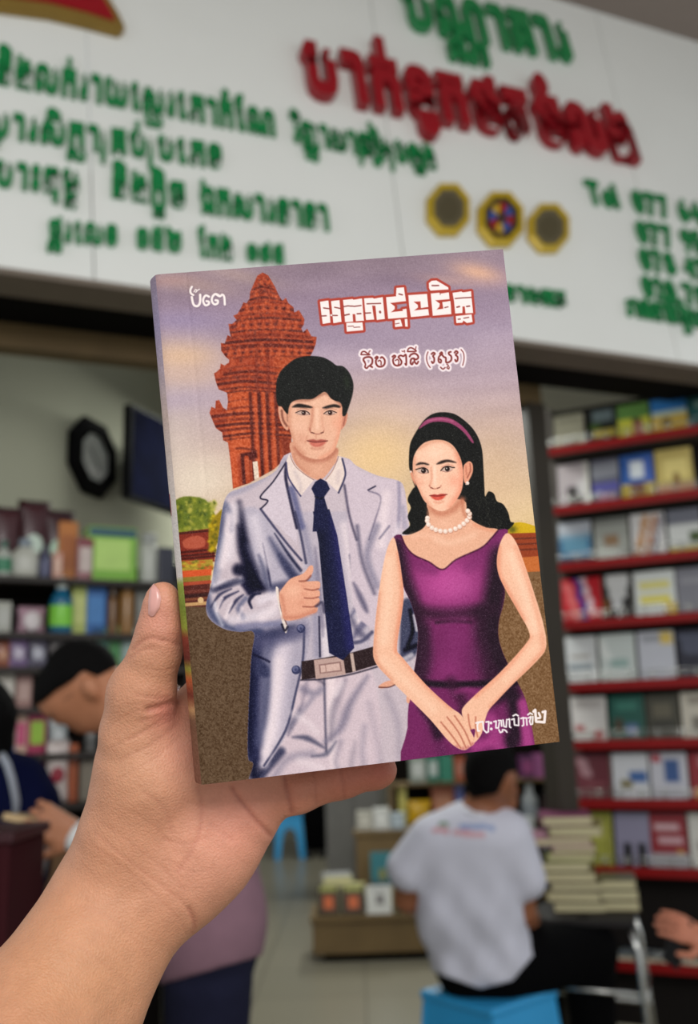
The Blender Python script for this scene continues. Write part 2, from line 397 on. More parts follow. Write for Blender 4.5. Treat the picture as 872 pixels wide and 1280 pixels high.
plaque('octagonal_plaque', 623, 277, 31, 37, 'gold octagonal plaque with red and blue pattern, between two mirrors', True)
plaque('octagonal_mirror', 683, 288, 28, 33, 'gold-framed octagonal mirror on sign, rightmost of three in a row', False)
# ---------------------------------------------------------------- clock and television on the left wall
def wall_pt(px, py, off=0.): return on_plane(px, py, w0+wn*off, wn)
WF = np.array([[wdn[0], 0, wn[0]], [wdn[1], 0, wn[1]], [0, 1, 0]])      # wall frame: x along, y up, z out
c0 = wall_pt(117, 572, .02); ck = tag(empty('wall_clock', c0), 'black octagonal clock with pale dial hanging on the grey wall', 'clock')
# half sizes on the wall from the photo
ex = wall_pt(146, 572, .02)-wall_pt(88, 572, .02); hx = (ex@wdn)/2; hy = (wall_pt(117, 524, .02)-wall_pt(117, 621, .02))[2]/2
fw = ((0, 0, 0), wdn, (0, 0, 1), wn)
oc = lambda k: [(hx*k*math.cos(t), hy*k*math.sin(t)) for t in [math.pi/8+i*math.pi/4 for i in range(8)]]
prism('case', oc(1.06), -.018, .0, mat('clock_black', (10, 9, 10), .8, .08), ck, fw, .004)
bm = bmesh.new(); r = [[bm.verts.new(wdn*p[0]+np.array([0, 0, 1])*p[1]+wn*t) for p in oc(k)] for k, t in ((1.06, 0), (.98, .02), (.66, .022), (.64, 0))]
for a, b in zip(r, r[1:]):
    for i in range(8): bm.faces.new((a[i], a[(i+1) % 8], b[(i+1) % 8], b[i]))
bmesh.ops.recalc_face_normals(bm, faces=bm.faces); bm_obj('bezel', bm, mat('clock_black', (10, 9, 10), .8, .08), ck)
prism('dial', oc(.65), 0, .004, mat('clock_dial', (206, 208, 200), .6), ck, fw)
prism('dial_band', [(-hx*.5, -hy*.42), (hx*.5, -hy*.42), (hx*.5, -hy*.28), (-hx*.5, -hy*.28)], .0045, .006, mat('clock_band', (232, 232, 226), .4), ck, fw)
for ang, L, w in ((2.4, .36, .012), (-.9, .46, .008)):
    d = np.array([math.cos(ang)*hx, math.sin(ang)*hy]); nrm = np.array([-d[1], d[0]])/np.linalg.norm(d)*w/2
    prism('clock_hand', [tuple(-nrm), tuple(d*L-nrm*.4), tuple(d*L+nrm*.4), tuple(nrm)], .0065, .0085, mat('clock_hand', (70, 74, 70), .4), ck, fw)
# television: seen obliquely, screen turned along the wall
tv0 = cp(163, 562, 4.4); yaw = math.radians(68)
TX = np.array([math.cos(yaw), math.sin(yaw), 0]); TN = np.array([math.sin(yaw), -math.cos(yaw), 0])
tv = tag(empty('television', tv0), 'dark blue-black television mounted on the wall right of the clock', 'television')
ft = ((0, 0, 0), TX, (0, 0, 1), TN)
prism('casing', [(0, -.235), (.8, -.235), (.8, .235), (0, .235)], -.05, 0, mat('tv_case', (8, 8, 14), .5, .15), tv, ft, .006)
prism('screen', [(.018, -.215), (.782, -.215), (.782, .217), (.018, .217)], .0005, .004, mat('tv_screen', (10, 15, 42), .9, .05, .5, 9), tv, ft)
prism('bracket', [(.36, -.06), (.46, -.06), (.46, .06), (.36, .06)], -.3, -.05, mat('tv_case', (8, 8, 14), .5, .15), tv, ft)
# ---------------------------------------------------------------- goods: builders
COVER = mat('glossy_book_cover', None, .4, .35, .04, 30, attr=True, coat=.06)
def painted_book(name, w, h, t, base, shapes, page=(214, 204, 178)):
    """standing book: printed front at -Y, spine at -X, page edges on top and right; origin at the bottom centre"""
    nx, ny = 13, 18
    V = []; cols = []
    for j in range(ny):
        for i in range(nx):
            u, v = i/(nx-1), j/(ny-1); V.append((-w/2+w*u, -t/2, h*(1-v))); c = base
            for s in shapes:
                x0, y0, x1, y1, sc = s[:5]; sk = s[5] if len(s) > 5 else 0
                uu_ = u-sk*(v-.5)
                if x0 <= uu_ <= x1 and y0 <= v <= y1: c = sc
            cols.append(c)
    Fs = grid_mesh(nx, ny).tolist(); b = len(V)
    ring = [(-w/2, h), (w/2, h), (w/2, 0), (-w/2, 0)]
    for y, cc in ((-t/2, base), (t/2, base)):
        for p in ring: V.append((p[0], y, p[1])); cols.append(cc)
    for (i, j), pg in (((0, 1), 1), ((1, 2), 1), ((2, 3), 1), ((3, 0), 0)):
        k = len(V); 
        for q in (b+i, b+j, b+4+j, b+4+i): V.append(V[q]); cols.append(page if pg else base)
        Fs.append([k, k+1, k+2, k+3])
    Fs.append([b+5, b+4, b+7, b+6])
    return mesh_obj(name, V, Fs, COVER, cols=cols)
def place(o, loc, X, Y, Z=(0, 0, 1)):
    M = Matrix(np.stack([X, Y, Z], 1).tolist()).to_4x4(); M.translation = Vector(loc); o.matrix_world = M; return o
# ---------------------------------------------------------------- rack with red shelf edges
ra = math.radians(-25); RD = np.array([math.cos(ra), math.sin(ra), 0]); RN = np.array([math.sin(ra), -math.cos(ra), 0])
R0 = on_y(708, 820, 4.3); R0[2] = 0
def rk(px, py, off=0.): q = on_plane(px, py, R0+RN*off, RN); return (q-R0)@RD, q[2]
rack = tag(empty('book_rack', R0), 'tall display rack with red shelf edges and face-out books at the right', 'rack')
DKM = mat('rack_back_dark', (26, 22, 20), .8, .15); REDE = mat('shelf_edge_red', (132, 10, 12), .5, .2); STEEL = mat('wire_chrome', (190, 190, 186), .25, .5, .05, metal=1)
GREYS = mat('shelf_grey', (84, 78, 72), .6)
SH_PX = [(692, 562), (696, 636), (700, 707), (705, 780), (709, 857), (716, 929), (722, 1002), (732, 1085), (748, 1202)]
SZ = [rk(*p)[1] for p in SH_PX]; UW = rk(912, 700)[0]
frk = ((0, 0, 0), RD, (0, 0, 1), RN)
U0 = -.02
prism('back_panel', [(U0, .1), (UW, .1), (UW, SZ[0]+.25), (U0, SZ[0]+.25)], -.21, -.19, DKM, rack, frk)
for u in (U0-.015, UW): prism('upright', [(u, 0), (u+.03, 0), (u+.03, SZ[0]+.26), (u, SZ[0]+.26)], -.21, -.15, GREYS, rack, frk, .002)
for k, z in enumerate(SZ):
    sb = prism('shelf', [(U0, z-.02), (UW, z-.02), (UW, z-.005), (U0, z-.005)], -.19, -.004, GREYS, rack, frk)
    prism('shelf_edge', [(U0, z-.030), (UW, z-.030), (UW, z+.012), (U0, z+.012)], -.003, .003, REDE, sb, frk, .002)
    bm = bmesh.new()
    for h in (.03, .05): tube_bm(bm, [RD*U0+np.array([0, 0, z+h]), RD*UW+np.array([0, 0, z+h])], .0022, 6)
    for i in range(9):
        u = U0+.01+i*(UW-U0-.02)/8
        for du in (0, .012): tube_bm(bm, [RD*(u+du)+np.array([0, 0, z]), RD*(u+du)+np.array([0, 0, z+.052])], .0022, 6)
    bm_obj('book_rail', bm, STEEL, rack, True)
W_, G_, K_ = (214, 214, 212), (132, 132, 128), (22, 22, 22)
ROWS = [
 ('top', [(691, 728, 'grey-beige', (140, 136, 116), [(.2, .6, .8, .95, (104, 98, 80)), (.1, .1, .9, .2, (120, 116, 98))]), (736, 770, 'black book with yellow band', (20, 26, 20), [(.1, .05, .9, .35, (92, 104, 106)), (.1, .55, .95, .75, (170, 150, 20)), (0, .4, .4, .5, (60, 86, 30))]), (772, 812, 'green-yellow book with girl picture', (92, 132, 64), [(0, .4, 1, 1, (190, 186, 60)), (.45, .45, .75, .8, (150, 96, 74)), (.3, .8, .85, 1, (196, 104, 110)), (.5, .4, .7, .5, (70, 50, 34))]), (815, 860, 'blue sky and golden field', (50, 116, 180), [(0, .35, 1, .45, (170, 190, 180)), (0, .45, 1, 1, (196, 164, 66)), (.3, .5, .55, .75, (122, 100, 50)), (0, .85, 1, 1, (150, 164, 170))]), (862, 905, 'dark teal', (36, 84, 84), [(.2, .2, .8, .4, (120, 150, 140))])]),
 ('second', [(696, 735, 'white and grey book with a dark figure', (176, 166, 168), [(.3, .5, .8, .9, (46, 42, 42)), (.6, .4, .9, .7, (200, 196, 196)), (.85, 0, 1, 1, (206, 204, 196))]), (739, 773, 'grey and violet', (96, 96, 110), [(0, .1, 1, .4, (140, 142, 150)), (0, .5, 1, .75, (86, 84, 150)), (.2, .75, .9, 1, (150, 110, 130))]), (776, 818, 'blue and white book with clouds', (52, 92, 160), [(.3, .15, .75, .5, (220, 226, 230)), (0, .6, 1, 1, (190, 166, 62)), (.3, .6, .7, .85, (120, 76, 44)), (.75, .1, 1, .6, (70, 100, 176))]), (821, 868, 'cream and yellow', (196, 176, 104), [(.2, .2, .85, .6, (224, 206, 130)), (.45, .5, .6, .75, (130, 96, 50)), (0, .75, 1, 1, (190, 140, 110))]), (871, 912, 'brown-red', (110, 50, 40), [(.2, .2, .8, .5, (190, 170, 140))])]),
 ('third', [(697, 738, 'blue sea picture', (52, 100, 136), [(0, 0, 1, .25, (176, 180, 188)), (0, .25, 1, .4, (120, 150, 170)), (.1, .4, .9, .65, (90, 136, 160)), (0, .8, 1, 1, (22, 40, 56))]), (742, 785, 'grey-white book with small brown motif', (156, 158, 150), [(.3, .4, .7, .6, (140, 110, 80)), (0, 0, 1, .15, (120, 122, 116)), (.1, .7, .9, .9, (176, 178, 170))]), (789, 832, 'white book with slanting orange stripes', (208, 206, 204), [(.2, .05, .4, .9, (190, 140, 90), -.4), (.5, .05, .65, .9, (176, 116, 70), -.4), (.72, .05, .82, .9, (96, 90, 110), -.4)]), (836, 878, 'grey and white book with green corner', (110, 112, 122), [(0, .35, 1, .8, (206, 208, 204)), (.6, .5, 1, .75, (66, 86, 40)), (0, .8, 1, 1, (190, 176, 90))]), (881, 920, 'pale blue', (120, 150, 176), [(.2, .3, .8, .6, (210, 216, 220))])]),
 ('fourth', [(701, 751, 'red book with blue and white streaks', (186, 20, 34), [(.15, .1, .35, 1, (206, 96, 96), .3), (.42, 0, .58, 1, (60, 44, 130), .2), (.62, 0, .76, .8, (220, 190, 196), .3)]), (753, 791, 'black book with a white triangle', (26, 22, 18), [(.1, 0, .9, .25, (206, 206, 204)), (.2, .25, .75, .5, (200, 200, 198)), (.32, .5, .65, .75, (196, 196, 196)), (.42, .75, .56, .95, (186, 186, 186)), (0, .5, .2, .8, (110, 66, 20))]), (793, 845, 'white book with yellow blocks', (218, 222, 218), [(.15, .2, .9, .4, (222, 214, 130)), (.1, .48, .85, .7, (226, 214, 100)), (.75, .7, 1, .9, (206, 176, 60))]), (847, 892, 'plain mid-grey', (128, 128, 136), [(.1, .2, .9, .3, (150, 150, 156))]), (895, 930, 'pink', (190, 130, 140), [(.2, .2, .8, .4, (220, 200, 200))])]),
 ('fifth', [(704, 745, 'white book with small grey lines', (204, 206, 206), [(.2, .4, .8, .46, (150, 140, 130)), (.15, .55, .85, .66, (130, 140, 146))]), (749, 794, 'white and pale teal', (198, 206, 202), [(.3, .5, .75, .7, (150, 176, 170)), (.1, .1, .35, .5, (222, 226, 222), .5)]), (798, 844, 'white book with a yellow badge', (192, 194, 202), [(.65, .05, .95, .25, (214, 186, 90)), (.1, .1, .6, .2, (150, 152, 160))]), (848, 893, 'dark navy', (30, 30, 46), [(.2, .1, .9, .5, (74, 78, 96), .4)]), (896, 935, 'cream', (200, 190, 160), [(.2, .3, .8, .5, (120, 90, 60))])]),
 ('sixth', [(712, 757, 'white book with two red dots', (206, 202, 198), [(.15, .6, .4, .75, (170, 60, 62)), (.6, .75, .9, .9, (176, 56, 60)), (.1, .1, .9, .25, (180, 174, 170))]), (761, 805, 'dark green', (22, 84, 72), [(.2, .15, .8, .35, (50, 116, 100)), (.5, .6, .8, .85, (90, 110, 150)), (.1, .5, .4, .8, (70, 56, 40))]), (808, 848, 'dark olive brown', (62, 60, 46), [(.2, .2, .8, .5, (96, 90, 72)), (.1, .6, .9, .7, (40, 38, 30))]), (852, 895, 'beige book with grey drawing', (196, 190, 174), [(.3, .5, .75, .8, (122, 116, 104)), (.2, .1, .8, .25, (150, 142, 128))]), (898, 940, 'light blue', (130, 160, 190), [(.2, .2, .8, .4, (220, 224, 226))])]),
 ('seventh', [(719, 762, 'maroon', (100, 38, 48), [(.2, .1, .5, .5, (160, 120, 126), .5), (.3, .6, .9, .7, (130, 70, 76))]), (765, 810, 'white book with blue and olive emblem', (208, 210, 214), [(.45, .4, .95, .6, (60, 100, 160)), (.25, .55, .55, .75, (130, 120, 80))]), (813, 859, 'pale grey book with blue figure', (196, 196, 204), [(.4, .15, .8, .6, (50, 84, 140)), (.05, .05, .3, .2, (180, 60, 70))]), (862, 905, 'deep red', (140, 22, 34), [(.1, .75, .9, .95, (206, 140, 50)), (.3, .1, .9, .3, (180, 120, 120))])]),
 ('eighth', [(722, 765, 'yellow-green', (150, 150, 60), [(.2, .2, .8, .5, (190, 186, 90))]), (769, 812, 'lilac-grey book with two dark silhouettes', (142, 138, 162), [(.2, .55, .45, 1, (20, 18, 24)), (.6, .55, .85, 1, (20, 18, 24))]), (813, 859, 'crimson book with pale lettering rows', (140, 24, 36), [(.15, .2, .8, .32, (206, 170, 174)), (.2, .42, .9, .54, (200, 160, 166)), (0, .75, 1, 1, (170, 168, 172)), (.75, .65, .9, .75, (206, 160, 60))]), (862, 905, 'plain off-white', (206, 204, 196), [(.2, .5, .7, .7, (150, 146, 138))])]),
]
ORD = ['first', 'second', 'third', 'fourth', 'fifth']
for k, (row, items) in enumerate(ROWS):
    zk = SZ[k]; top = SZ[k-1]-.03 if k else zk+.215
    H = min((top-zk)*.93, .25)
    for n, (x0, x1, cl, base, shp) in enumerate(items):
        if x0 > 868 or n > 4: continue
        ym = SH_PX[k][1]-25
        u0, u1 = rk(x0, ym, -.06)[0], rk(x1, ym, -.06)[0]; w = u1-u0
        b = painted_book('book', w, H, .014, base, shp)
        ln = math.radians(9); Yv = -RN*math.cos(ln)-np.array([0, 0, 1])*math.sin(ln)*1.; Zv = np.array([0, 0, 1])*math.cos(ln)-RN*math.sin(ln)
        place(b, R0+RD*(u0+u1)/2-RN*.075+np.array([0, 0, zk-.004]), RD, Yv, Zv)
        cl2 = cl if ' book' in cl or 'picture' in cl or 'field' in cl else cl+' book'
        if 'book' not in cl2: cl2 = 'book with '+cl2
        tag(b, f'{cl2}, {ORD[n]} from left on {row} rack shelf', 'book', f'books on the {row} shelf of the rack')
# lowest shelf: two flat books lying down
for (x0, x1, c, nm, off) in ((770, 835, (74, 84, 96), 'grey-blue book lying flat on the lowest rack shelf', -.09), (842, 905, (120, 112, 92), 'tan book lying flat on the lowest rack shelf', -.09)):
    u0, u1 = rk(x0, 1150, off)[0], rk(x1, 1150, off)[0]
    b = tag(painted_book('book', u1-u0, .15, .03, c, [(.2, .2, .8, .4, tuple(min(255, q+40) for q in c))]), nm, 'book')
    place(b, R0+RD*(u0+u1)/2-RN*.02+np.array([0, 0, SZ[8]+.010]), RD, np.array([0, 0, -1.]), -RN)
# ---------------------------------------------------------------- shelves of goods at the left
L0, L1 = on_y(-40, 750, 2.95), on_y(232, 750, 3.3)
LD = L1-L0; LD[2] = 0; LLEN = np.linalg.norm(LD); LD /= LLEN; LNn = np.array([LD[1], -LD[0], 0]); L0 = np.array([L0[0], L0[1], 0])
def ls(px, py, off=0.): q = on_plane(px, py, L0+LNn*off, LNn); return (q-L0)@LD, q[2]
fl = ((0, 0, 0), LD, (0, 0, 1), LNn)
def shelf_thing(name, origin, frame, u0, u1, zs, depth, ztop, m, label, back=True):
    o = tag(empty(name, origin), label, 'shelf')
    for z in zs: prism('shelf_board', [(u0, z-.02), (u1, z-.02), (u1, z), (u0, z)], -depth, .012, m, o, frame, .002)
    for u in (u0-.025, u1): prism('upright', [(u, 0), (u+.025, 0), (u+.025, ztop), (u, ztop)], -depth, .012, m, o, frame, .002)
    if back: prism('back_panel', [(u0, 0), (u1, 0), (u1, ztop), (u0, ztop)], -depth-.012, -depth, mat('shelf_back_dark', (24, 20, 18), .85, .1), o, frame)
    return o
LROW = [ls(60, y)[1] for y in (722, 791, 834, 884, 942, 1006, 1124)]
shelf_thing('goods_shelf', L0, fl, 0, LLEN, LROW, .24, ls(60, 690)[1], mat('shelf_dark', (44, 38, 34), .6), 'dark wall shelf crowded with bottles and packets at the left')
PM = {}
def cm(c, rough=.4, coat=.15): 
    k = tuple(c)+(rough,)
    if k not in PM: PM[k] = mat('goods_%d_%d_%d_%d' % (*c, int(rough*100)), c, rough, .4, .12, 18, coat=coat)
    return PM[k]
def goods(kind, fn, fr_dirs, org, z, x0, x1, y0, cols, label, cat, off=-.05, group=None, deep=None, ybot=None):
    """one article standing at height z of a shelf plane; width and height from the photo"""
    X, Nn = fr_dirs
    yb = ybot or (y0+40)
    u0, u1 = fn(x0, (y0+yb)/2, off)[0], fn(x1, (y0+yb)/2, off)[0]; w = u1-u0; h = max(fn((x0+x1)/2, y0, off)[1]-z, .03)
    loc = org+X*(u0+u1)/2+Nn*(off-w*.0)+np.array([0, 0, z]); o = None
    R = np.stack([X, -Nn, [0, 0, 1]], 1)
    c0 = cols[0]; c1 = cols[1] if len(cols) > 1 else c0; c2 = cols[2] if len(cols) > 2 else c1
    if kind == 'bottle':
        r = w/2; o = lathe('bottle', [(r*.9, 0), (r, h*.04), (r, h*.55), (r*.93, h*.62), (r*.5, h*.76), (r*.42, h*.8)], cm(c0, .3), n=20)
        lathe('cap', [(r*.46, h*.79), (r*.48, h*.8), (r*.46, h*.98), (r*.4, h)], cm(c1, .4), o, 16)
        lathe('label', [(r*1.005, h*.12), (r*1.015, h*.13), (r*1.015, h*.48), (r*1.005, h*.49)], cm(c2, .5), o, 20)
    elif kind == 'jar':
        r = w/2; o = lathe('jar', [(r*.92, 0), (r, h*.05), (r, h*.72), (r*.85, h*.8)], cm(c0, .3), n=20)
        lathe('lid', [(r*.9, h*.79), (r*.93, h*.8), (r*.93, h*.97), (r*.86, h)], cm(c1, .4), o, 20)
    elif kind == 'pouch':
        bm = bmesh.new(); n, m = 9, 11; t = w*.32; fa = []; 
        for s in (1, -1):
            g = [[bm.verts.new(((i/(n-1)-.5)*w*(1-.12*math.sin(math.pi*j/(m-1))), s*-(t*(max(math.sin(math.pi*i/(n-1))*math.sin(math.pi*min(j/(m-1)*1.05, 1)), 0)**.6)*.5+.001), h*j/(m-1))) for i in range(n)] for j in range(m)]
            for j in range(m-1):
                for i in range(n-1): bm.faces.new((g[j][i], g[j][i+1], g[j+1][i+1], g[j+1][i]))
        bmesh.ops.remove_doubles(bm, verts=bm.verts, dist=.0025); bmesh.ops.recalc_face_normals(bm, faces=bm.faces)
        o = bm_obj('pouch', bm, cm(c0, .35), None, True)
        if len(cols) > 1:
            q = lathe('round_label', [(w*.28, 0), (w*.28, .003), (w*.2, .005)], cm(c1, .5), o, 20); q.rotation_euler = (math.pi/2, 0, 0); q.location = (0, -t*.5-.001, h*.45); q.scale = (1, 1.2, 1)
    else:
        dd = deep or w*.6
        o = box('box' if kind == 'box' else kind, (0, dd/2, h/2), (w, dd, h), cm(c0, .4), bev=min(.004, w*.05))
        if len(cols) > 1: box('printed_label', (0, -.0012, h*.5), (w*.72, .002, h*.55), cm(c1, .45), o, bev=0)
        if len(cols) > 2: box('top_band', (0, -.0012, h*.9), (w*.96, .002, h*.14), cm(c2, .45), o, bev=0)
    place(o, loc, X, -Nn); tag(o, label, cat, group); return o
LF = (LD, LNn)
def L(kind, row, x0, x1, y0, cols, label, cat, off=-.05, group=None): return goods(kind, ls, LF, L0, LROW[row], x0, x1, y0, cols, label, cat, off, group, ybot=(722, 791, 834, 884, 942, 1006, 1124)[row])
# top row
L('pouch', 0, -14, 26, 634, [(60, 10, 18)], 'dark maroon pouch at left end of the top shelf', 'pouch', -.12); L('pouch', 0, 20, 62, 626, [(58, 9, 18), (196, 212, 196)], 'dark maroon pouch with pale round label above the white bottle', 'pouch', -.14)
L('pouch', 0, 52, 92, 638, [(50, 8, 15), (176, 206, 180)], 'dark maroon pouch with pale green round label beside orange packet', 'pouch', -.14)
L('bottle', 0, -6, 15, 676, [(170, 174, 164), (50, 90, 74), (44, 120, 84)], 'white bottle with green label at left end of top shelf', 'bottle', -.02); L('bottle', 0, 13, 48, 674, [(180, 180, 168), (120, 130, 140), (186, 186, 176)], 'large white bottle with grey cap on top shelf', 'bottle', -.03)
L('bottle', 0, 49, 63, 682, [(74, 78, 104), (50, 52, 70), (90, 92, 120)], 'slim slate-blue bottle beside the large white bottle', 'bottle', -.03); L('packet', 0, 66, 78, 690, [(190, 140, 122), (206, 170, 150)], 'small tan packet in front of the orange packet', 'packet', -.02)
L('packet', 0, 73, 97, 652, [(178, 104, 20), (160, 86, 14)], 'orange packet standing on the top shelf', 'packet', -.1); L('packet', 0, 97, 117, 672, [(150, 96, 100), (196, 180, 172), (120, 40, 50)], 'dusty pink packet left of the green box', 'packet', -.06)
L('box', 0, 110, 171, 659, [(120, 176, 52), (176, 210, 110), (30, 76, 96)], 'lime green box with blue top band on the top shelf', 'box', -.06); L('jar', 0, 174, 196, 668, [(176, 178, 168), (150, 152, 146)], 'grey-white jar right of the lime box', 'jar', -.06); L('box', 0, 198, 219, 684, [(36, 38, 54)], 'dark blue box at right end of the top shelf', 'box', -.06)
# second row
L('packet', 1, -6, 14, 752, [(164, 164, 152), (176, 176, 168)], 'white packet at left end of second shelf', 'packet'); L('pouch', 1, 20, 58, 758, [(170, 134, 146), (206, 196, 196)], 'pink and white pouch on the second shelf', 'pouch'); L('bottle', 1, 62, 91, 722, [(20, 92, 124), (200, 206, 196), (124, 200, 60)], 'blue bottle with bright green label and white cap', 'bottle', -.03)
L('packet', 1, 90, 109, 732, [(168, 178, 92), (190, 196, 120)], 'pale lime packet beside the blue bottle', 'packet'); L('box', 1, 106, 133, 731, [(30, 92, 158), (60, 120, 180)], 'blue box on second shelf', 'box'); L('jar', 1, 134, 147, 735, [(110, 74, 34), (70, 50, 30)], 'small brown jar right of the blue box', 'jar'); L('jar', 1, 149, 167, 726, [(140, 100, 50), (90, 66, 40)], 'amber jar on second shelf near the thumb', 'jar')
L('box', 1, 170, 190, 738, [(110, 108, 100), (136, 134, 126)], 'grey box on second shelf behind the thumb', 'box'); L('box', 1, 194, 216, 740, [(70, 72, 80)], 'dark grey box at right end of second shelf', 'box')
# third row
L('pouch', 2, -8, 14, 800, [(150, 90, 70), (190, 140, 110)], 'brown pouch at left end of third shelf', 'pouch'); L('pouch', 2, 10, 36, 796, [(130, 108, 146), (190, 180, 196)], 'mauve pouch on third shelf', 'pouch'); L('pouch', 2, 34, 60, 796, [(104, 100, 116), (180, 180, 190)], 'silver grey pouch on third shelf', 'pouch')
L('box', 2, 62, 84, 800, [(90, 84, 84), (120, 112, 110)], 'dull grey box on third shelf', 'box'); L('box', 2, 86, 110, 796, [(80, 92, 96)], 'slate box on third shelf', 'box'); L('box', 2, 112, 136, 783, [(60, 120, 104), (96, 150, 130)], 'teal box on third shelf', 'box'); L('box', 2, 137, 151, 782, [(110, 156, 96), (60, 130, 70)], 'green box on third shelf between teal boxes', 'box'); L('box', 2, 152, 174, 786, [(128, 152, 146), (160, 180, 172)], 'pale teal box on third shelf', 'box')
# fourth, fifth rows
L('packet', 3, -4, 18, 842, [(190, 184, 170), (206, 200, 190)], 'cream packet at left end of fourth shelf', 'packet'); L('packet', 3, 20, 40, 844, [(150, 112, 104), (180, 150, 140)], 'dusty rose packet on fourth shelf', 'packet'); L('jar', 3, 150, 172, 842, [(96, 92, 84), (60, 58, 54)], 'grey jar on fourth shelf', 'jar')
L('packet', 4, 4, 20, 892, [(70, 110, 170), (206, 190, 190)], 'blue and white packet on fifth shelf', 'packet'); L('packet', 4, 19, 34, 892, [(206, 170, 150), (196, 80, 120)], 'peach and pink packet on fifth shelf', 'packet'); L('packet', 4, 35, 58, 890, [(170, 50, 90), (150, 190, 60)], 'magenta packet with lime label on fifth shelf', 'packet'); L('pouch', 4, 58, 86, 896, [(140, 146, 146), (190, 194, 194)], 'silver pouch on fifth shelf', 'pouch')
L('bottle', 4, 106, 120, 902, [(120, 118, 114), (90, 90, 88)], 'grey bottle on fifth shelf', 'bottle')
L('packet', 5, 30, 58, 946, [(120, 24, 44), (160, 60, 80)], 'dark red packet on lowest shelf', 'packet'); L('pouch', 5, 56, 86, 925, [(200, 186, 180), (150, 40, 56)], 'white pouch with red round mark on lowest shelf', 'pouch', -.02); L('packet', 5, 84, 97, 930, [(170, 84, 40)], 'orange-brown packet on lowest shelf', 'packet'); L('packet', 5, 100, 122, 950, [(130, 120, 104)], 'tan packet on lowest shelf', 'packet')
L('box', 6, 46, 94, 1046, [(112, 78, 46), (126, 92, 58)], 'brown carton on the bottom shelf under the bowed man hand', 'box')
L('box', 6, -20, 30, 1050, [(60, 50, 60), (80, 70, 80)], 'dark grey carton at left end of bottom shelf', 'box')
# ---------------------------------------------------------------- low shelves behind the seated man
M0 = on_y(492, 1000, 7.3); M0[2] = 0; MDv = np.array([1., .05, 0]); MDv /= np.linalg.norm(MDv); MN = np.array([MDv[1], -MDv[0], 0])
def msf(px, py, off=0.): q = on_plane(px, py, M0+MN*off, MN); return (q-M0)@MDv, q[2]
MY = (976, 1028, 1070, 1122); MROW = [msf(600, y)[1] for y in MY]
fm_ = ((0, 0, 0), MDv, (0, 0, 1), MN)
WOOD = mat('shelf_wood', (116, 94, 60), .6, var=.25, scale=5)
shelf_thing('low_shelf', M0, fm_, 0, msf(722, 1000)[0], MROW, .3, msf(600, 930)[1], WOOD, 'wooden goods shelf behind the man in the white shirt')
def Mg(kind, row, x0, x1, y0, cols, label, cat, off=-.06): return goods(kind, msf, (MDv, MN), M0, MROW[row], x0, x1, y0, cols, label, cat, off, ybot=MY[row])
Mg('packet', 0, 512, 532, 946, [(150, 160, 150), (206, 210, 206)], 'pale grey packet at left end of the wooden shelf top', 'packet'); Mg('packet', 0, 534, 548, 944, [(40, 120, 100), (200, 210, 206)], 'teal and white packet under the book edge', 'packet'); Mg('packet', 0, 550, 566, 944, [(60, 140, 116)], 'green packet under the book edge', 'packet'); Mg('packet', 0, 568, 586, 946, [(170, 80, 50), (196, 130, 110)], 'rust orange packet left of the seated man head', 'packet')
Mg('packet', 0, 650, 668, 944, [(96, 40, 90), (160, 70, 130)], 'purple packet right of the seated man head', 'packet'); Mg('packet', 0, 668, 684, 942, [(170, 90, 150)], 'pink-violet packet right of the purple packet', 'packet'); Mg('packet', 0, 684, 704, 944, [(130, 20, 30)], 'red packet at right end of the shelf top', 'packet')
Mg('box', 1, 498, 508, 980, [(210, 200, 110)], 'slim pale yellow box at left end of the second board', 'box'); Mg('pouch', 1, 508, 540, 1000, [(206, 160, 20)], 'bright yellow pouch on the wooden shelf', 'pouch', -.02); Mg('box', 1, 540, 568, 984, [(176, 104, 74), (200, 140, 110)], 'salmon orange box on the wooden shelf', 'box', -.1); Mg('box', 1, 569, 580, 980, [(90, 96, 150)], 'slim violet-blue box beside salmon box', 'box'); Mg('bottle', 1, 652, 672, 980, [(170, 174, 178), (190, 194, 198), (150, 156, 164)], 'grey-white bottle right of the seated man', 'bottle'); Mg('jar', 1, 676, 700, 990, [(50, 30, 30), (30, 22, 24)], 'dark brown jar on wooden shelf near the post', 'jar')
Mg('pouch', 2, 490, 512, 1036, [(196, 196, 188)], 'crumpled white pouch left of the seated man', 'pouch', -.02); Mg('pouch', 2, 512, 530, 1034, [(176, 184, 186)], 'pale grey pouch left of the seated man', 'pouch', -.02); Mg('jar', 2, 654, 670, 1020, [(206, 210, 210), (220, 224, 226)], 'shiny pale jar right of the man in white', 'jar', 0); Mg('box', 2, 676, 704, 1038, [(120, 120, 122), (150, 150, 152)], 'grey box at right end of third board', 'box')
Mg('box', 3, 664, 682, 1086, [(120, 112, 40)], 'olive yellow box on lowest board', 'box'); Mg('box', 3, 676, 698, 1074, [(52, 62, 110), (70, 80, 130)], 'dark blue box on lowest board', 'box', -.12)
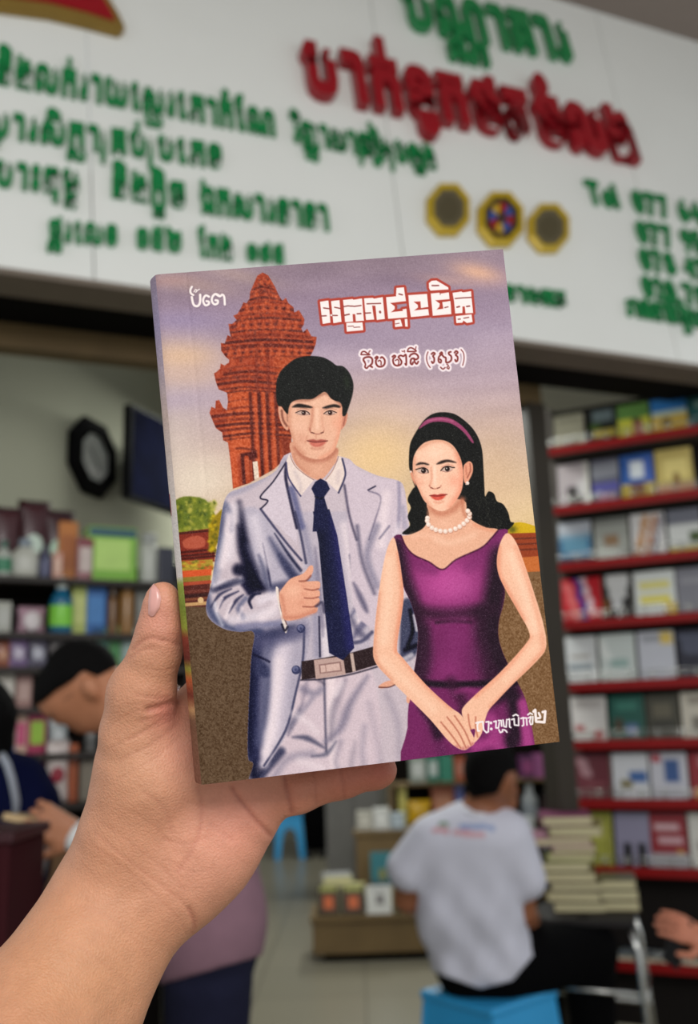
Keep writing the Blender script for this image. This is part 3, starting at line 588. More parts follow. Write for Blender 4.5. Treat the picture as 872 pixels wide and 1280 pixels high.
# ---------------------------------------------------------------- low display platform with books
def platform(name, x0, x1, yb, yt, Y, depth, m, label, toe=.05):
    a, b = on_y(x0, yb, Y), on_y(x1, yb, Y); zt = on_y(x0, yt, Y)[2]
    o = tag(empty(name, (a[0], Y, 0)), label, 'platform')
    xs = (b[0]-a[0])
    prism('body', [(0, toe), (xs, toe), (xs, zt-.03), (0, zt-.03)], -depth, 0, m, o, ((0, 0, 0), (1, 0, 0), (0, 0, 1), (0, -1, 0)), .004)
    prism('plinth', [(.06, 0), (xs-.06, 0), (xs-.06, toe), (.06, toe)], -depth+.05, -.08, mat('plinth_dark', (16, 14, 12), .9, .1), o, ((0, 0, 0), (1, 0, 0), (0, 0, 1), (0, -1, 0)))  # near-black colour stands in for the shadow in the gap below
    prism('top_board', [(-.015, zt-.03), (xs+.015, zt-.03), (xs+.015, zt), (-.015, zt)], -depth, .015, m, o, ((0, 0, 0), (1, 0, 0), (0, 0, 1), (0, -1, 0)), .004)
    return a, xs, zt
a, xs, zt = platform('display_platform', 391, 600, 1188, 1147, 6.1, .45, WOOD, 'low wooden display platform holding books left of the seated man')
def stand(x0, x1, y0, yb, Y, base, shp, label, t=.03, group=None, lean=8, zz=None):
    p0, p1 = on_y(x0, yb, Y), on_y(x1, yb, Y); w = p1[0]-p0[0]; z = zt if zz is None else zz; h = max(on_y((x0+x1)/2, y0, Y)[2]-z, .05)
    b = tag(painted_book('book', w, h/math.cos(math.radians(lean)), t, base, shp), label, 'book', group); l = math.radians(lean)
    return place(b, ((p0[0]+p1[0])/2, Y+.01, z+.002), (1, 0, 0), (0, math.cos(l), -math.sin(l)), (0, math.sin(l), math.cos(l)))
PIC = [(.15, .25, .85, .9, (84, 58, 40)), (.3, .4, .7, .8, (206, 104, 60)), (.1, .05, .9, .2, (160, 160, 90))]
stand(397, 425, 1108, 1147, 6.14, (62, 56, 38), PIC, 'dark book with orange picture, left of two on the low platform', group='orange picture books'); stand(427, 457, 1108, 1147, 6.14, (56, 50, 36), PIC, 'dark book with orange picture, beside the white booklet', group='orange picture books')
stand(459, 490, 1108, 1150, 6.12, (206, 206, 202), [(.35, .35, .7, .7, (120, 116, 116)), (.2, .1, .8, .2, (176, 176, 176))], 'white booklet with grey emblem on the low platform', t=.015)
stand(464, 491, 1066, 1110, 6.36, (20, 106, 116), [(.35, .5, .7, .9, (120, 120, 60)), (0, .8, 1, 1, (30, 80, 90))], 'teal book standing behind the white booklet', t=.02, zz=zt+.12); stand(490, 512, 1076, 1112, 6.36, (196, 196, 200), [(.2, .2, .8, .5, (120, 124, 140))], 'pale book partly hidden behind the seated man arm', t=.02, zz=zt+.12); stand(494, 520, 1116, 1147, 6.14, (54, 66, 44), [(.2, .2, .8, .6, (90, 110, 60))], 'dark green book behind the seated man elbow', group=None)
def lie(x0, x1, yb, Y, dz, h, c, label, dep=.2, yaw=0., group=None):
    p0, p1 = on_y(x0, yb, Y), on_y(x1, yb, Y); w = p1[0]-p0[0]
    b = tag(painted_book('book', w, dep, h, c, [(.15, .15, .85, .35, tuple(min(255, q+24) for q in c))], (196, 190, 150)), label, 'book', group); R = rotz(yaw)
    return place(b, np.array([(p0[0]+p1[0])/2, Y, dz+h/2]), R@np.array([1., 0, 0]), np.array([0, 0, -1.]), R@np.array([0, 1., 0]))
zz = zt
for i, (x0, x1, c, yw) in enumerate([(396, 456, (176, 170, 116), .0), (398, 455, (170, 166, 120), .02), (399, 457, (182, 178, 130), -.02), (402, 456, (186, 182, 124), .0)]):
    lie(x0, x1, 1110, 6.22, zz, .036, c, f'pale yellow book, {["lowest", "second", "third", "topmost"][i]} in the flat pile behind the orange picture books', .2, yw, 'flat pile on the platform'); zz += .037
lie(404, 440, 1090, 6.34, zz, .05, (150, 150, 150), 'grey book lying on the pale yellow pile', .2, .1); 
lie(466, 512, 1100, 6.42, zt, .118, (120, 100, 70), 'brown boxed set under the teal book', .22)
b0 = on_y(448, 1080, 6.5)
a2, xs2, zt2 = platform('display_step', 446, 516, 1100, 1040, 6.72, .22, WOOD, 'taller wooden display step behind the low platform', toe=.06)
for i, (x0, x1, y0, c, lb) in enumerate([(446, 466, 1014, (176, 172, 160), 'pale beige packet on the left of the wooden step'), (467, 487, 1010, (200, 200, 196), 'white packet in the middle of the wooden step'), (488, 506, 1016, (160, 172, 180), 'blue-grey packet on the wooden step')]):
    p0, p1 = on_y(x0, 1040, 6.83), on_y(x1, 1040, 6.83); h = on_y(x0, y0, 6.83)[2]-zt2
    o = box('packet', (0, 0, h/2), (p1[0]-p0[0], .1, h), cm(c), bev=.006); o.location = ((p0[0]+p1[0])/2, 6.83, zt2); box('printed_label', (0, -.051, h*.5), ((p1[0]-p0[0])*.6, .002, h*.5), cm(tuple(min(255, q+26) for q in c)), o, bev=0); tag(o, lb, 'packet')
o = lathe('tissue_roll', [(.05, 0), (.052, .01), (.052, .1), (.05, .11), (.02, .111)], cm((176, 172, 120)), n=20); p = on_y(446, 1085, 6.5); o.location = (p[0], 6.48, zt); tag(o, 'short pale yellow roll standing at the back of the platform', 'roll')
# far cabinet
cb = on_y(408, 1060, 8.2); ce = on_y(478, 1060, 8.2); wv = ce[0]-cb[0]
cab = tag(empty('cabinet', (cb[0], 8.2, 0)), 'tall plain grey cabinet at the far end of the aisle', 'cabinet')
CG = mat('cabinet_grey', (112, 110, 106), .5); fz = ((0, 0, 0), (1, 0, 0), (0, 0, 1), (0, -1, 0))
prism('body', [(0, .06), (wv, .06), (wv, 1.9), (0, 1.9)], -.5, 0, CG, cab, fz, .004); prism('plinth', [(.02, 0), (wv-.02, 0), (wv-.02, .06), (.02, .06)], -.48, -.03, mat('plinth_dark', (16, 14, 12), .9, .1), cab, fz)
for s in (0, 1):
    d_ = prism('door', [(wv/2*s+.006, .1), (wv/2*(s+1)-.006, .1), (wv/2*(s+1)-.006, 1.86), (wv/2*s+.006, 1.86)], .001, .018, CG, cab, fz, .002); u = wv/2+(-.03 if s == 0 else .03)
    prism('handle', [(u-.006, .95), (u+.006, .95), (u+.006, 1.1), (u-.006, 1.1)], .019, .035, STEEL, d_, fz)
# ---------------------------------------------------------------- blue plastic stools
BLUE = mat('stool_blue_plastic', (46, 150, 206), .4, .4, .04, 10)
def stool(loc, yaw, w, h, label, seat_t=.03):
    o = tag(empty('stool', loc), label, 'stool'); o.rotation_euler = (0, 0, yaw)
    top, bot = w*.45, w*.56
    bm = bmesh.new(); box_bm(bm, (0, 0, h-seat_t/2), (w*.96, w*.96, seat_t), bev=.012); bm_obj('seat', bm, BLUE, o)
    bm = bmesh.new()
    for k in range(4):          # skirt: four sides with an arched opening between the legs
        R = rotz(k*math.pi/2); n = 12; rows = []
        for i in range(n+1):
            s = -1+2*i/n; arch = .30+.42*math.sqrt(max(0, 1-(s/.62)**2)) if abs(s) < .62 else 0
            zlo = h*arch if abs(s) < .62 else .0
            rows.append((s, max(zlo, 0)))
        vs = []
        for s, zl in rows:
            q = []
            for z in (h-seat_t, zl):
                hw = top+(bot-top)*(1-z/h)
                for t in (0, .006): q.append(bm.verts.new(Vector(R@np.array([s*hw, -hw+t, z]))))
            vs.append(q)
        for a_, b_ in zip(vs, vs[1:]):
            for i0, i1 in ((0, 2), (3, 1), (2, 3)): bm.faces.new((a_[i0], a_[i1], b_[i1], b_[i0]))
    bmesh.ops.recalc_face_normals(bm, faces=bm.faces); bm_obj('skirt', bm, BLUE, o)
    for sx_ in (-1, 1):
        for sy_ in (-1, 1):
            bm = bmesh.new(); r0 = .016; tube_bm(bm, [(sx_*(top-.012), sy_*(top-.012), h-seat_t), (sx_*(bot-.012), sy_*(bot-.012), 0)], [r0, r0*.9], 8); bm_obj('leg', bm, BLUE, o, True)
    return o
sp_ = cp(610, 1236, 3.25); SEAT_Z = sp_[2]
stool((sp_[0], sp_[1], 0), math.radians(40), .36, SEAT_Z, 'blue plastic stool the man in the white shirt sits on')
fs = on_z(362, 1072, 0); 
stool((fs[0], fs[1], 0), .1, .30, .46, 'blue plastic stool standing far back in the aisle')
# ---------------------------------------------------------------- metal stand with piles of books, right of the seated man
tz = cp(770, 1150, 3.28); TZ = tz[2]; TO = np.array([tz[0]-.06, tz[1]+.16, 0])
tb = tag(empty('metal_stand', TO), 'chrome-legged stand with dark top carrying piles of books', 'stand')
ty = rotz(math.radians(-18)); ftb = ((0, 0, 0), ty[:, 0], ty[:, 1], (0, 0, 1))
prism('top', [(-.2, -.16), (.17, -.16), (.17, .16), (-.2, .16)], TZ-.02, TZ, mat('stand_top_dark', (24, 20, 20), .7), tb, ftb, .004)
for sx_, sy_ in ((-1, -1), (1, -1), (1, 1), (-1, 1)):
    q = [ty@np.array([sx_*.15, sy_*.135, TZ-.02]), ty@np.array([sx_*.17, sy_*.145, TZ-.1]), ty@np.array([sx_*.2, sy_*.17, 0])]
    tube('leg', q, .0125, STEEL, tb)
for z, s in ((TZ-.22, 1), (TZ-.32, -1)):
    tube('cross_bar', [ty@np.array([-.19, -.15*s, z]), ty@np.array([.19, -.15*s, z-.02])], .009, STEEL, tb); 
tube('cross_bar', [ty@np.array([.185, -.16, TZ-.25]), ty@np.array([.185, .16, TZ-.25])], .009, STEEL, tb)
def thick_book(w, h, t, c):
    """closed book: two boards and a spine in the cover colour, page block set back; one mesh, lying pile"""
    V = []; cols = []; Fs = []
    def bx(x0, x1, y0, y1, z0, z1, cc):
        k = len(V); V.extend([(x, y, z) for z in (z0, z1) for y in (y0, y1) for x in (x0, x1)]); cols.extend([cc]*8)
        Fs.extend([[k+i for i in f] for f in ((0, 2, 3, 1), (4, 5, 7, 6), (0, 1, 5, 4), (2, 6, 7, 3), (0, 4, 6, 2), (1, 3, 7, 5))])
    e = .0035
    bx(-w/2, w/2, -t/2, -t/2+e, 0, h, c); bx(-w/2, w/2, t/2-e, t/2, 0, h, c); bx(-w/2, -w/2+e, -t/2+e, t/2-e, 0, h, c)
    bx(-w/2+e, w/2-.004, -t/2+e, t/2-e, .004, h-.004, (186, 178, 140))
    return mesh_obj('book', V, Fs, COVER, cols=cols)
def pile(x0, x1, d, rows, group, where):
    z = TZ+.001
    for i, (dx, wpx, t, c, yw, lb) in enumerate(rows):
        p0 = cp(x0+dx, 1100, d); w = wpx*d/F_PX
        b = tag(thick_book(w, w*1.35, t, c), lb, 'book', group); R = rotz(math.radians(-12)+yw)
        cx = p0[0]+w/2
        place(b, np.array([cx, TO[1]-.02, z+t/2]), R@np.array([1., 0, 0]), np.array([0, 0, -1.]), R@np.array([0, 1., 0]))
        # page edges face the street: turn the block so that the fore-edge looks forward
        z += t+.0008
    return z
CR = (84, 70, 50)
names = ['lowest', 'second from bottom', 'third from bottom', 'fourth from bottom', 'fifth from bottom', 'sixth from bottom', 'seventh from bottom', 'eighth from bottom', 'ninth from bottom', 'topmost']
rows = [(8, 66, .036, CR, .02, 0), (0, 68, .038, (120, 110, 84), -.06, 0), (6, 66, .030, (70, 60, 46), .05, 0), (-5, 70, .036, (110, 96, 70), 0, 0), (-8, 66, .036, (84, 80, 50), .04, 0), (4, 60, .030, (126, 140, 30), -.08, 0), (12, 56, .026, (150, 96, 124), .06, 0), (-10, 74, .028, (150, 100, 120), .12, 0), (9, 68, .040, (120, 116, 60), -.06, 0), (1, 66, .036, (110, 40, 80), .07, 0)]
pile(692, 0, 3.3, [(a_, b_, c_, d_, e_, f'{"lime green" if i == 5 else "pink" if i in (6, 7) else "cream"} paged book, {names[i]} in the tall pile on the metal stand') for i, (a_, b_, c_, d_, e_, _) in enumerate(rows)], 'books in the tall pile on the stand', '')
pile(766, 0, 3.25, [(2, 48, .036, (110, 96, 66), .0, 'cream paged book at the bottom of the short pile on the stand'), (0, 50, .036, (70, 64, 46), .03, 'cream paged book in the middle of the short pile on the stand'), (1, 47, .036, (104, 100, 76), -.02, 'cream paged book on top of the short pile on the stand')], 'books in the short pile on the stand', '')
# ---------------------------------------------------------------- people
def PX(pts, k=.03): return [('c', cp(*a[:3]), cp(*b[:3]), a[3]*a[2]/F_PX, b[3]*b[2]/F_PX, k) for a, b in zip(pts, pts[1:])]
def E_(px, py, d, rx, ry, rd, k=.02, tilt=0.):
    s = d/F_PX; c, n = math.cos(tilt), math.sin(tilt)
    A = np.stack([RGT*c+UPV*n, -RGT*n+UPV*c, -FWD], 1)
    return ('e', cp(px, py, d), (rx*s, ry*s, rd*s), A, k)
def unit(v): v = np.asarray(v, float); return v/np.linalg.norm(v)
def mini_hand(w, dirv, pal, L=.18, curl=.5, k=.006):
    """palm, four unequal bent fingers and a thumb; w wrist, dirv finger direction, pal palm normal"""
    dirv = unit(dirv); pal = unit(pal-dirv*np.dot(pal, dirv)); sd = np.cross(dirv, pal); out = []
    kn = w+dirv*L*.5
    for s in (-.16, -.02, .14): out.append(('c', w+sd*s*L*.6, kn+sd*s*L*1.1, .016*L/.18, .0135*L/.18, .012))
    for s, ln in ((-.2, .36), (-.07, .44), (.07, .46), (.2, .4)):
        a = kn+sd*s*L; m = a+(dirv*math.cos(curl*.5)+pal*math.sin(curl*.5))*L*ln*.5; e = m+(dirv*math.cos(curl*1.6)+pal*math.sin(curl*1.6))*L*ln*.5
        out += [('c', a, m, .0095*L/.18, .0085*L/.18, k), ('c', m, e, .0085*L/.18, .007*L/.18, .003)]
    t0 = w+dirv*L*.15+sd*.2*L; t1 = t0+(dirv*.6+sd*.6+pal*.35)*L*.25; t2 = t1+(dirv*.85+sd*.1+pal*.4)*L*.2
    return out+[('c', t0, t1, .013*L/.18, .0105*L/.18, .012), ('c', t1, t2, .0105*L/.18, .008*L/.18, .004)]
def build(name, fn, prims, h, m, par, org, cols=None):
    lo, hi = bounds(prims); return body_mesh(name, fn, lo-.02, hi+.02, h, m, par, org, cols)
def below(V, fx, s): x, y, d = to_px(V.reshape(-1, 3)); return ((y-fx(x))*d/F_PX*s).reshape(V.shape[:-1])   # <0 above the line y = fx(x) when s = 1
SKB = mat('skin_brown', (140, 88, 60), .5, .35, .08, 40); SKM = mat('skin_tan', (176, 118, 86), .5, .35, .08, 40)
HAIR = mat('black_hair', (11, 10, 10), .85, .08, .3, 90, bump=.4); BLACKT = mat('black_trousers', (8, 8, 9), .95, .05, .2, 40)
# ---- man on the blue stool, back to the camera
D = 3.25
org = np.array([sp_[0], sp_[1], 0]); man = tag(empty('person', org), 'person in white T-shirt and black trousers on blue stool, back turned, head bowed', 'person')
head = [E_(614, 966, D, 29, 34, 34), *PX([(620, 985, D+.02, 24), (632, 1000, D+.04, 13)], .03), *PX([(638, 984, D+.07, 5), (643, 989, D+.085, 4)], .01), E_(632, 975, D-.07, 5, 9, 5, .008)]
neck = PX([(607, 990, D, 18), (598, 1030, D, 24)], .03)
torso = PX([(560, 1052, D, 28), (560, 1140, D, 30), (584, 1200, D, 34)], .05)+PX([(615, 1050, D-.02, 30), (606, 1130, D-.02, 31), (622, 1192, D-.02, 35)], .06)+PX([(590, 1040, D, 30), (588, 1120, D+.03, 34), (600, 1195, D+.03, 40)], .06)
lup = PX([(540, 1052, D, 25), (512, 1098, D, 17), (509, 1122, D+.02, 15)], .03); rup = PX([(632, 1046, D-.03, 27), (652, 1098, D-.04, 19), (652, 1138, D-.02, 15)], .03)
larm = PX([(509, 1124, D+.02, 14.5), (548, 1148, D+.26, 10.5)], .02); rarm = PX([(652, 1140, D-.02, 14.5), (668, 1156, D+.26, 10.5)], .02)
lh = mini_hand(cp(550, 1149, D+.27), RGT*.6+FWD*.6, UPV*-1, .17, .8); rh = mini_hand(cp(668, 1157, D+.27), -RGT*.5+FWD*.7+UPV*.2, UPV*-1, .17, .8)
hips = PX([(588, 1212, D, 36), (628, 1210, D-.03, 36)], .06)
rleg = PX([(632, 1208, D-.02, 36), (733, 1186, D+.08, 31), (742, 1290, D+.1, 22), (742, 1390, D+.1, 15)], .03); lleg = PX([(590, 1210, D+.05, 35), (690, 1190, D+.42, 30), (700, 1290, D+.45, 20), (700, 1365, D+.45, 14)], .03)
feet = PX([(742, 1392, D+.1, 14), (790, 1396, D+.12, 11)], .02)+PX([(700, 1367, D+.45, 13), (745, 1372, D+.5, 10)], .02)
bp = head+neck+torso+lup+rup+larm+rarm+hips+rleg+lleg+feet+lh+rh
def f_body(P): return smin(sd_eval(head+neck+torso+lup+rup+larm+rarm+hips+rleg+lleg+feet, P, .004), np.minimum(sd_eval(lh, P), sd_eval(rh, P)), .01)
build('body', f_body, bp, .0085, SKB, man, org)
SHIRTP = mat('white_tshirt', None, .75, .25, .04, 12, attr=True, bump=.3, bump_scale=9)
sls = PX([(540, 1052, D, 27), (511, 1086, D, 24)], .04)+PX([(632, 1046, D-.03, 29), (655, 1098, D-.04, 23)], .04)
def f_shirt(P):
    f = sd_eval(torso+hips, P, .024); f = smin(f, sd_eval(sls, P, .012), .03)
    x, y, d = to_px(P.reshape(-1, 3)); fold = (np.sin(x*.16+y*.05)*.004+np.sin(y*.10-x*.12)*.004)*np.clip((y-1050)/120, 0, 1.2); f = f+fold.reshape(f.shape)
    f = np.maximum(f, below(P, lambda x: np.interp(x, [540, 560, 600, 640, 665, 700], [1214, 1222, 1236, 1226, 1196, 1170]), 1))
    f = np.maximum(f, -below(P, lambda x: np.interp(x, [495, 522, 530, 640, 660, 675], [1090, 1098, 1006, 1006, 1116, 1108]), 1)*0-1)
    return np.maximum(f, -sd_eval(neck, P, .008))
def c_shirt(V):
    x, y, d = to_px(V); c = np.repeat(np.array([[196, 196, 208.]]), len(V), 0); bk = d < D-.02
    def st(x0, x1, y0, y1, col): c[bk & (x > x0) & (x < x1) & (y > y0+(x-575)*.05) & (y < y1+(x-575)*.05)] = col
    st(574, 618, 1029, 1036, (140, 154, 190)); st(540, 560, 1036, 1043, (196, 150, 158)); st(566, 606, 1038, 1045, (198, 154, 162)); st(548, 560, 1028, 1034, (120, 140, 120))
    return c
build('shirt', f_shirt, torso+sls+hips, .0085, SHIRTP, man, org, c_shirt)
bm = bmesh.new(); ring = [cp(598+24*math.cos(t), 1012+7*math.sin(t)+3*math.cos(t), D-.075*math.sin(t)) for t in [2*math.pi*i/18 for i in range(19)]]; tube_bm(bm, ring, .010, 8); bm_obj('collar', bm, mat('white_collar', (206, 206, 214), .7), man, True).data.transform(Matrix.Translation(-Vector(org)))
build('trousers', lambda P: np.maximum(np.minimum(sd_eval(hips+torso[1:2]+torso[3:4]+torso[5:6], P, .010), np.minimum(sd_eval(rleg, P, .014), sd_eval(lleg, P, .014))), -below(P, lambda x: np.interp(x, [540, 640, 660], [1196, 1190, 1100]), 1)), hips+rleg+lleg, .009, BLACKT, man, org)
for q in (feet[:1], feet[1:]): build('shoe', lambda P, q=q: sd_eval(q, P, .012), q, .009, mat('dark_shoe', (30, 26, 24), .4), man, org)
build('hair', lambda P: np.maximum(sd_eval([E_(613, 962, D, 30, 34, 35), *PX([(610, 980, D-.03, 24), (606, 990, D-.03, 17)], .03)], P, .012), below(P, lambda x: np.interp(x, [580, 590, 622, 634, 650], [985, 998, 992, 966, 962]), 1)), [E_(613, 962, D, 36, 40, 42)], .007, HAIR, man, org)
# ---- bowed man at the left reading a booklet
D = 2.1
fz_ = cp(255, 1500, D); org = np.array([fz_[0], fz_[1], 0]); pur = tag(empty('person', org), 'person in mauve shirt with bowed head and glasses, holding a tan booklet', 'person')
head = [*PX([(101, 846, D, 41), (86, 862, D, 36)], .03), *PX([(72, 876, D, 19), (112, 894, D, 21)], .035), *PX([(78, 891, D, 8), (73, 900, D, 5.5)], .012), *PX([(96, 906, D, 8), (102, 910, D, 7)], .012), E_(113, 859, D-.078, 9, 14, 8, .006, .5), E_(113, 859, D+.078, 9, 14, 8, .006, .5), E_(67, 888, D-.03, 5, 4, 5, .006), E_(67, 888, D+.03, 5, 4, 5, .006)]
neck = PX([(118, 864, D, 32), (186, 896, D, 42)], .04)
torso = PX([(205, 915, D-.07, 46), (246, 1000, D-.07, 58), (262, 1150, D-.06, 50), (260, 1215, D-.06, 48)], .08)+PX([(205, 915, D+.07, 46), (246, 1000, D+.07, 58), (262, 1150, D+.06, 50), (260, 1215, D+.06, 48)], .08)
nup = PX([(205, 940, D-.19, 32), (192, 1078, D-.17, 24)], .03); fup = PX([(205, 940, D+.19, 32), (180, 1070, D+.17, 24)], .03)
nar = PX([(192, 1078, D-.17, 23), (100, 1048, D-.07, 14)], .02); far_ = PX([(180, 1070, D+.17, 23), (104, 1046, D+.05, 14)], .02)
nh = mini_hand(cp(98, 1047, D-.07), -RGT+UPV*.42, FWD*1.0-UPV*.4, .17, .9); fh = mini_hand(cp(100, 1044, D+.05), -RGT+UPV*.4, -UPV*1.0, .17, .9)
legs = PX([(262, 1225, D-.08, 46), (258, 1450, D-.08, 34), (262, 1640, D-.08, 23)], .03)+PX([(258, 1225, D+.08, 46), (254, 1450, D+.09, 34), (258, 1630, D+.09, 23)], .03)
feet = PX([(262, 1672, D-.08, 20), (192, 1682, D-.08, 16)], .02)+PX([(258, 1648, D+.09, 20), (190, 1656, D+.09, 16)], .02)
bp = head+neck+torso+nup+fup+nar+far_+legs+feet+nh+fh
build('body', lambda P: smin(sd_eval(head+neck+torso+nup+fup+nar+far_+legs+feet, P), np.minimum(sd_eval(nh, P), sd_eval(fh, P)), .01), bp, .0075, SKM, pur, org)
build('hair', lambda P: np.maximum(sd_eval(head[:1], P, .012), below(P, lambda x: np.interp(x, [36, 52, 72, 92, 104, 122, 150], [884, 878, 862, 850, 838, 846, 832]), 1)), [head[0]], .006, HAIR, pur, org)
MAUVE = mat('mauve_shirt', (132, 100, 112), .8, .2, .12, 20, bump=.3, bump_scale=40)
build('shirt', lambda P: np.maximum(np.maximum(np.minimum(sd_eval(torso, P, .016), np.minimum(sd_eval(nup, P, .018), sd_eval(fup, P, .018))), below(P, lambda x: np.interp(x, [190, 205, 322], [1232, 1230, 1196]), 1)), -sd_eval(neck, P, .006)), torso+nup+fup, .0085, MAUVE, pur, org)
build('trousers', lambda P: np.maximum(np.minimum(sd_eval(torso[2:3]+torso[5:6]+torso[1:2]+torso[4:5], P, .010), sd_eval(legs, P, .014)), -below(P, lambda x: x*0+1180, 1)), legs+torso[2:3], .009, mat('navy_trousers', (28, 29, 48), .9, .1, .15, 30), pur, org)
for q in (feet[:1], feet[1:]): build('shoe', lambda P, q=q: sd_eval(q, P, .012), q, .009, mat('dark_shoe', (30, 26, 24), .4), pur, org)
bm = bmesh.new(); tube_bm(bm, [cp(93, 1044, D-.07), cp(105, 1050, D-.076)], 18.5*D/F_PX, 18); bm_obj('wristband', bm, mat('white_band', (222, 222, 220), .4), pur, True).data.transform(Matrix.Translation(-Vector(org)))
bm = bmesh.new()
for s in (-1, 1):
    dd = D+s*.036; cc = cp(68, 892, dd); tube_bm(bm, [cc+(RGT*(.35*math.cos(t))*.022+UPV*(.5*math.cos(t))*.022*-.6+FWD*math.sin(t)*.022+UPV*math.cos(t)*.012-RGT*math.cos(t)*.008) for t in [2*math.pi*i/16 for i in range(17)]], .0014, 6)
    tube_bm(bm, [cp(72, 882, D+s*.06), cp(90, 868, D+s*.071), cp(108, 852, D+s*.074)], .0014, 6)
bm_obj('glasses', bm, mat('glasses_frame', (50, 44, 40), .3), pur, True).data.transform(Matrix.Translation(-Vector(org)))
a, b_ = cp(4, 1020, D-.05), cp(70, 1033, D-.05); X_ = unit(b_-a); Yv = ray(37, 1026)+UPV*.06; Yv = unit(Yv-X_*np.dot(X_, Yv)); Zv = np.cross(X_, Yv)
bk = tag(painted_book('booklet', np.linalg.norm(b_-a), .15, .014, (176, 146, 100), [(.2, .2, .8, .4, (150, 120, 80))], (196, 168, 124)), 'tan booklet held in the hand of the bowed person', 'book'); place(bk, (a+b_)/2, X_, -Zv, Yv)
# ---- person in navy at the left edge
D = 2.32
fz_ = cp(-20, 1500, D); org = np.array([fz_[0], fz_[1], 0]); nav = tag(empty('person', org), 'person in navy top with pale shoulder strap, cut off by the left edge', 'person')
head = [E_(-32, 895, D, 38, 48, 44), *PX([(-44, 915, D, 24), (-46, 935, D, 16)], .02), *PX([(-72, 905, D, 6), (-76, 910, D, 5)], .01), E_(-24, 900, D-.07, 7, 12, 5, .008)]
neck = PX([(-28, 930, D, 24), (-20, 960, D, 30)], .03)
torso = PX([(-35, 985, D, 40), (-30, 1130, D, 48), (-28, 1230, D, 50)], .06)+PX([(8, 985, D, 36), (0, 1130, D, 38), (-5, 1230, D, 46)], .06)
nup = PX([(24, 985, D-.02, 32), (38, 1006, D-.04, 26), (34, 1090, D-.06, 21)], .03); nar = PX([(34, 1090, D-.06, 20), (10, 1150, D-.22, 14)], .02); nh = mini_hand(cp(8, 1153, D-.23), -RGT*.4-UPV*.6-FWD*.4, -RGT, .17, .7)
fup = PX([(-70, 990, D+.05, 30), (-90, 1090, D+.05, 22), (-92, 1180, D, 14)], .03); fh = mini_hand(cp(-92, 1182, D), -UPV, RGT, .17, .5)
legs = PX([(-40, 1235, D, 46), (-40, 1520, D, 34), (-40, 1720, D, 22)], .03)+PX([(10, 1235, D, 46), (14, 1520, D, 34), (14, 1720, D, 22)], .03); feet = PX([(-40, 1745, D, 18), (-52, 1760, D-.18, 16)], .02)+PX([(14, 1745, D, 18), (16, 1760, D-.18, 16)], .02)
build('body', lambda P: smin(sd_eval(head+neck+torso+nup+nar+fup+legs+feet, P), np.minimum(sd_eval(nh, P), sd_eval(fh, P)), .01), head+neck+torso+nup+nar+fup+legs+feet+nh+fh, .0085, SKB, nav, org)
build('hair', lambda P: np.maximum(sd_eval([head[0], *PX([(-20, 905, D, 34), (-12, 930, D, 22)], .03)], P, .014), below(P, lambda x: np.interp(x, [-80, -60, -40, -28, 10], [880, 885, 890, 938, 946]), 1)), [E_(-32, 895, D, 50, 60, 54)], .008, HAIR, nav, org)
build('top', lambda P: np.maximum(np.minimum(np.minimum(sd_eval(torso+nup, P, .014), sd_eval(nar, P, .016)), sd_eval(fup, P, .014)), np.maximum(below(P, lambda x: x*0+1240, 1), -sd_eval(neck, P, .006))), torso+nup+nar+fup, .009, mat('navy_top', (12, 17, 48), .95, .06, .15, 30), nav, org)
build('trousers', lambda P: np.maximum(sd_eval(legs, P, .014), -below(P, lambda x: x*0+1226, 1)), legs, .010, mat('charcoal_trousers', (30, 28, 34), .8, .2), nav, org)
for q in (feet[:1], feet[1:]): build('shoe', lambda P, q=q: sd_eval(q, P, .012), q, .010, mat('dark_shoe', (30, 26, 24), .4), nav, org)
bm = bmesh.new(); tube_bm(bm, [cp(2, 944, D-.085), cp(9, 955, D-.103), cp(15, 974, D-.112), cp(20, 998, D-.112), cp(22, 1030, D-.10)], .0095, 8); st_ = bm_obj('strap', bm, mat('strap_grey', (150, 156, 166), .6), nav, True); st_.data.transform(Matrix.Translation(-Vector(org))); st_['label'] = 'pale grey shoulder strap'
# carrier bag on the arm and maroon bin
q0 = cp(36, 1038, D-.19); o = empty('carrier_bag', cp(34, 1140, D-.19)); tag(o, 'white and teal printed carrier bag hanging beside the person in navy', 'bag')
def rel(o, q): q.data.transform(Matrix.Translation(-Vector(o.location))); return q
w_ = 14*D/F_PX; X2, Z2 = RGT, UPV
bmx = bmesh.new(); 
vs_ = [bmx.verts.new(p) for p in [cp(28, 1036, D-.2), cp(44, 1038, D-.19), cp(50, 1085, D-.18), cp(34, 1142, D-.19), cp(19, 1138, D-.2), cp(22, 1085, D-.21)]]; f0 = bmx.faces.new(vs_); r_ = bmesh.ops.extrude_face_region(bmx, geom=[f0]); bmesh.ops.translate(bmx, vec=FWD*.07, verts=[v for v in r_['geom'] if isinstance(v, bmesh.types.BMVert)]); bmesh.ops.recalc_face_normals(bmx, faces=bmx.faces); bmesh.ops.bevel(bmx, geom=list(bmx.edges), offset=.008, segments=2, affect='EDGES')
rel(o, bm_obj('bag_body', bmx, mat('bag_white', (196, 196, 200), .5, var=.2), o))
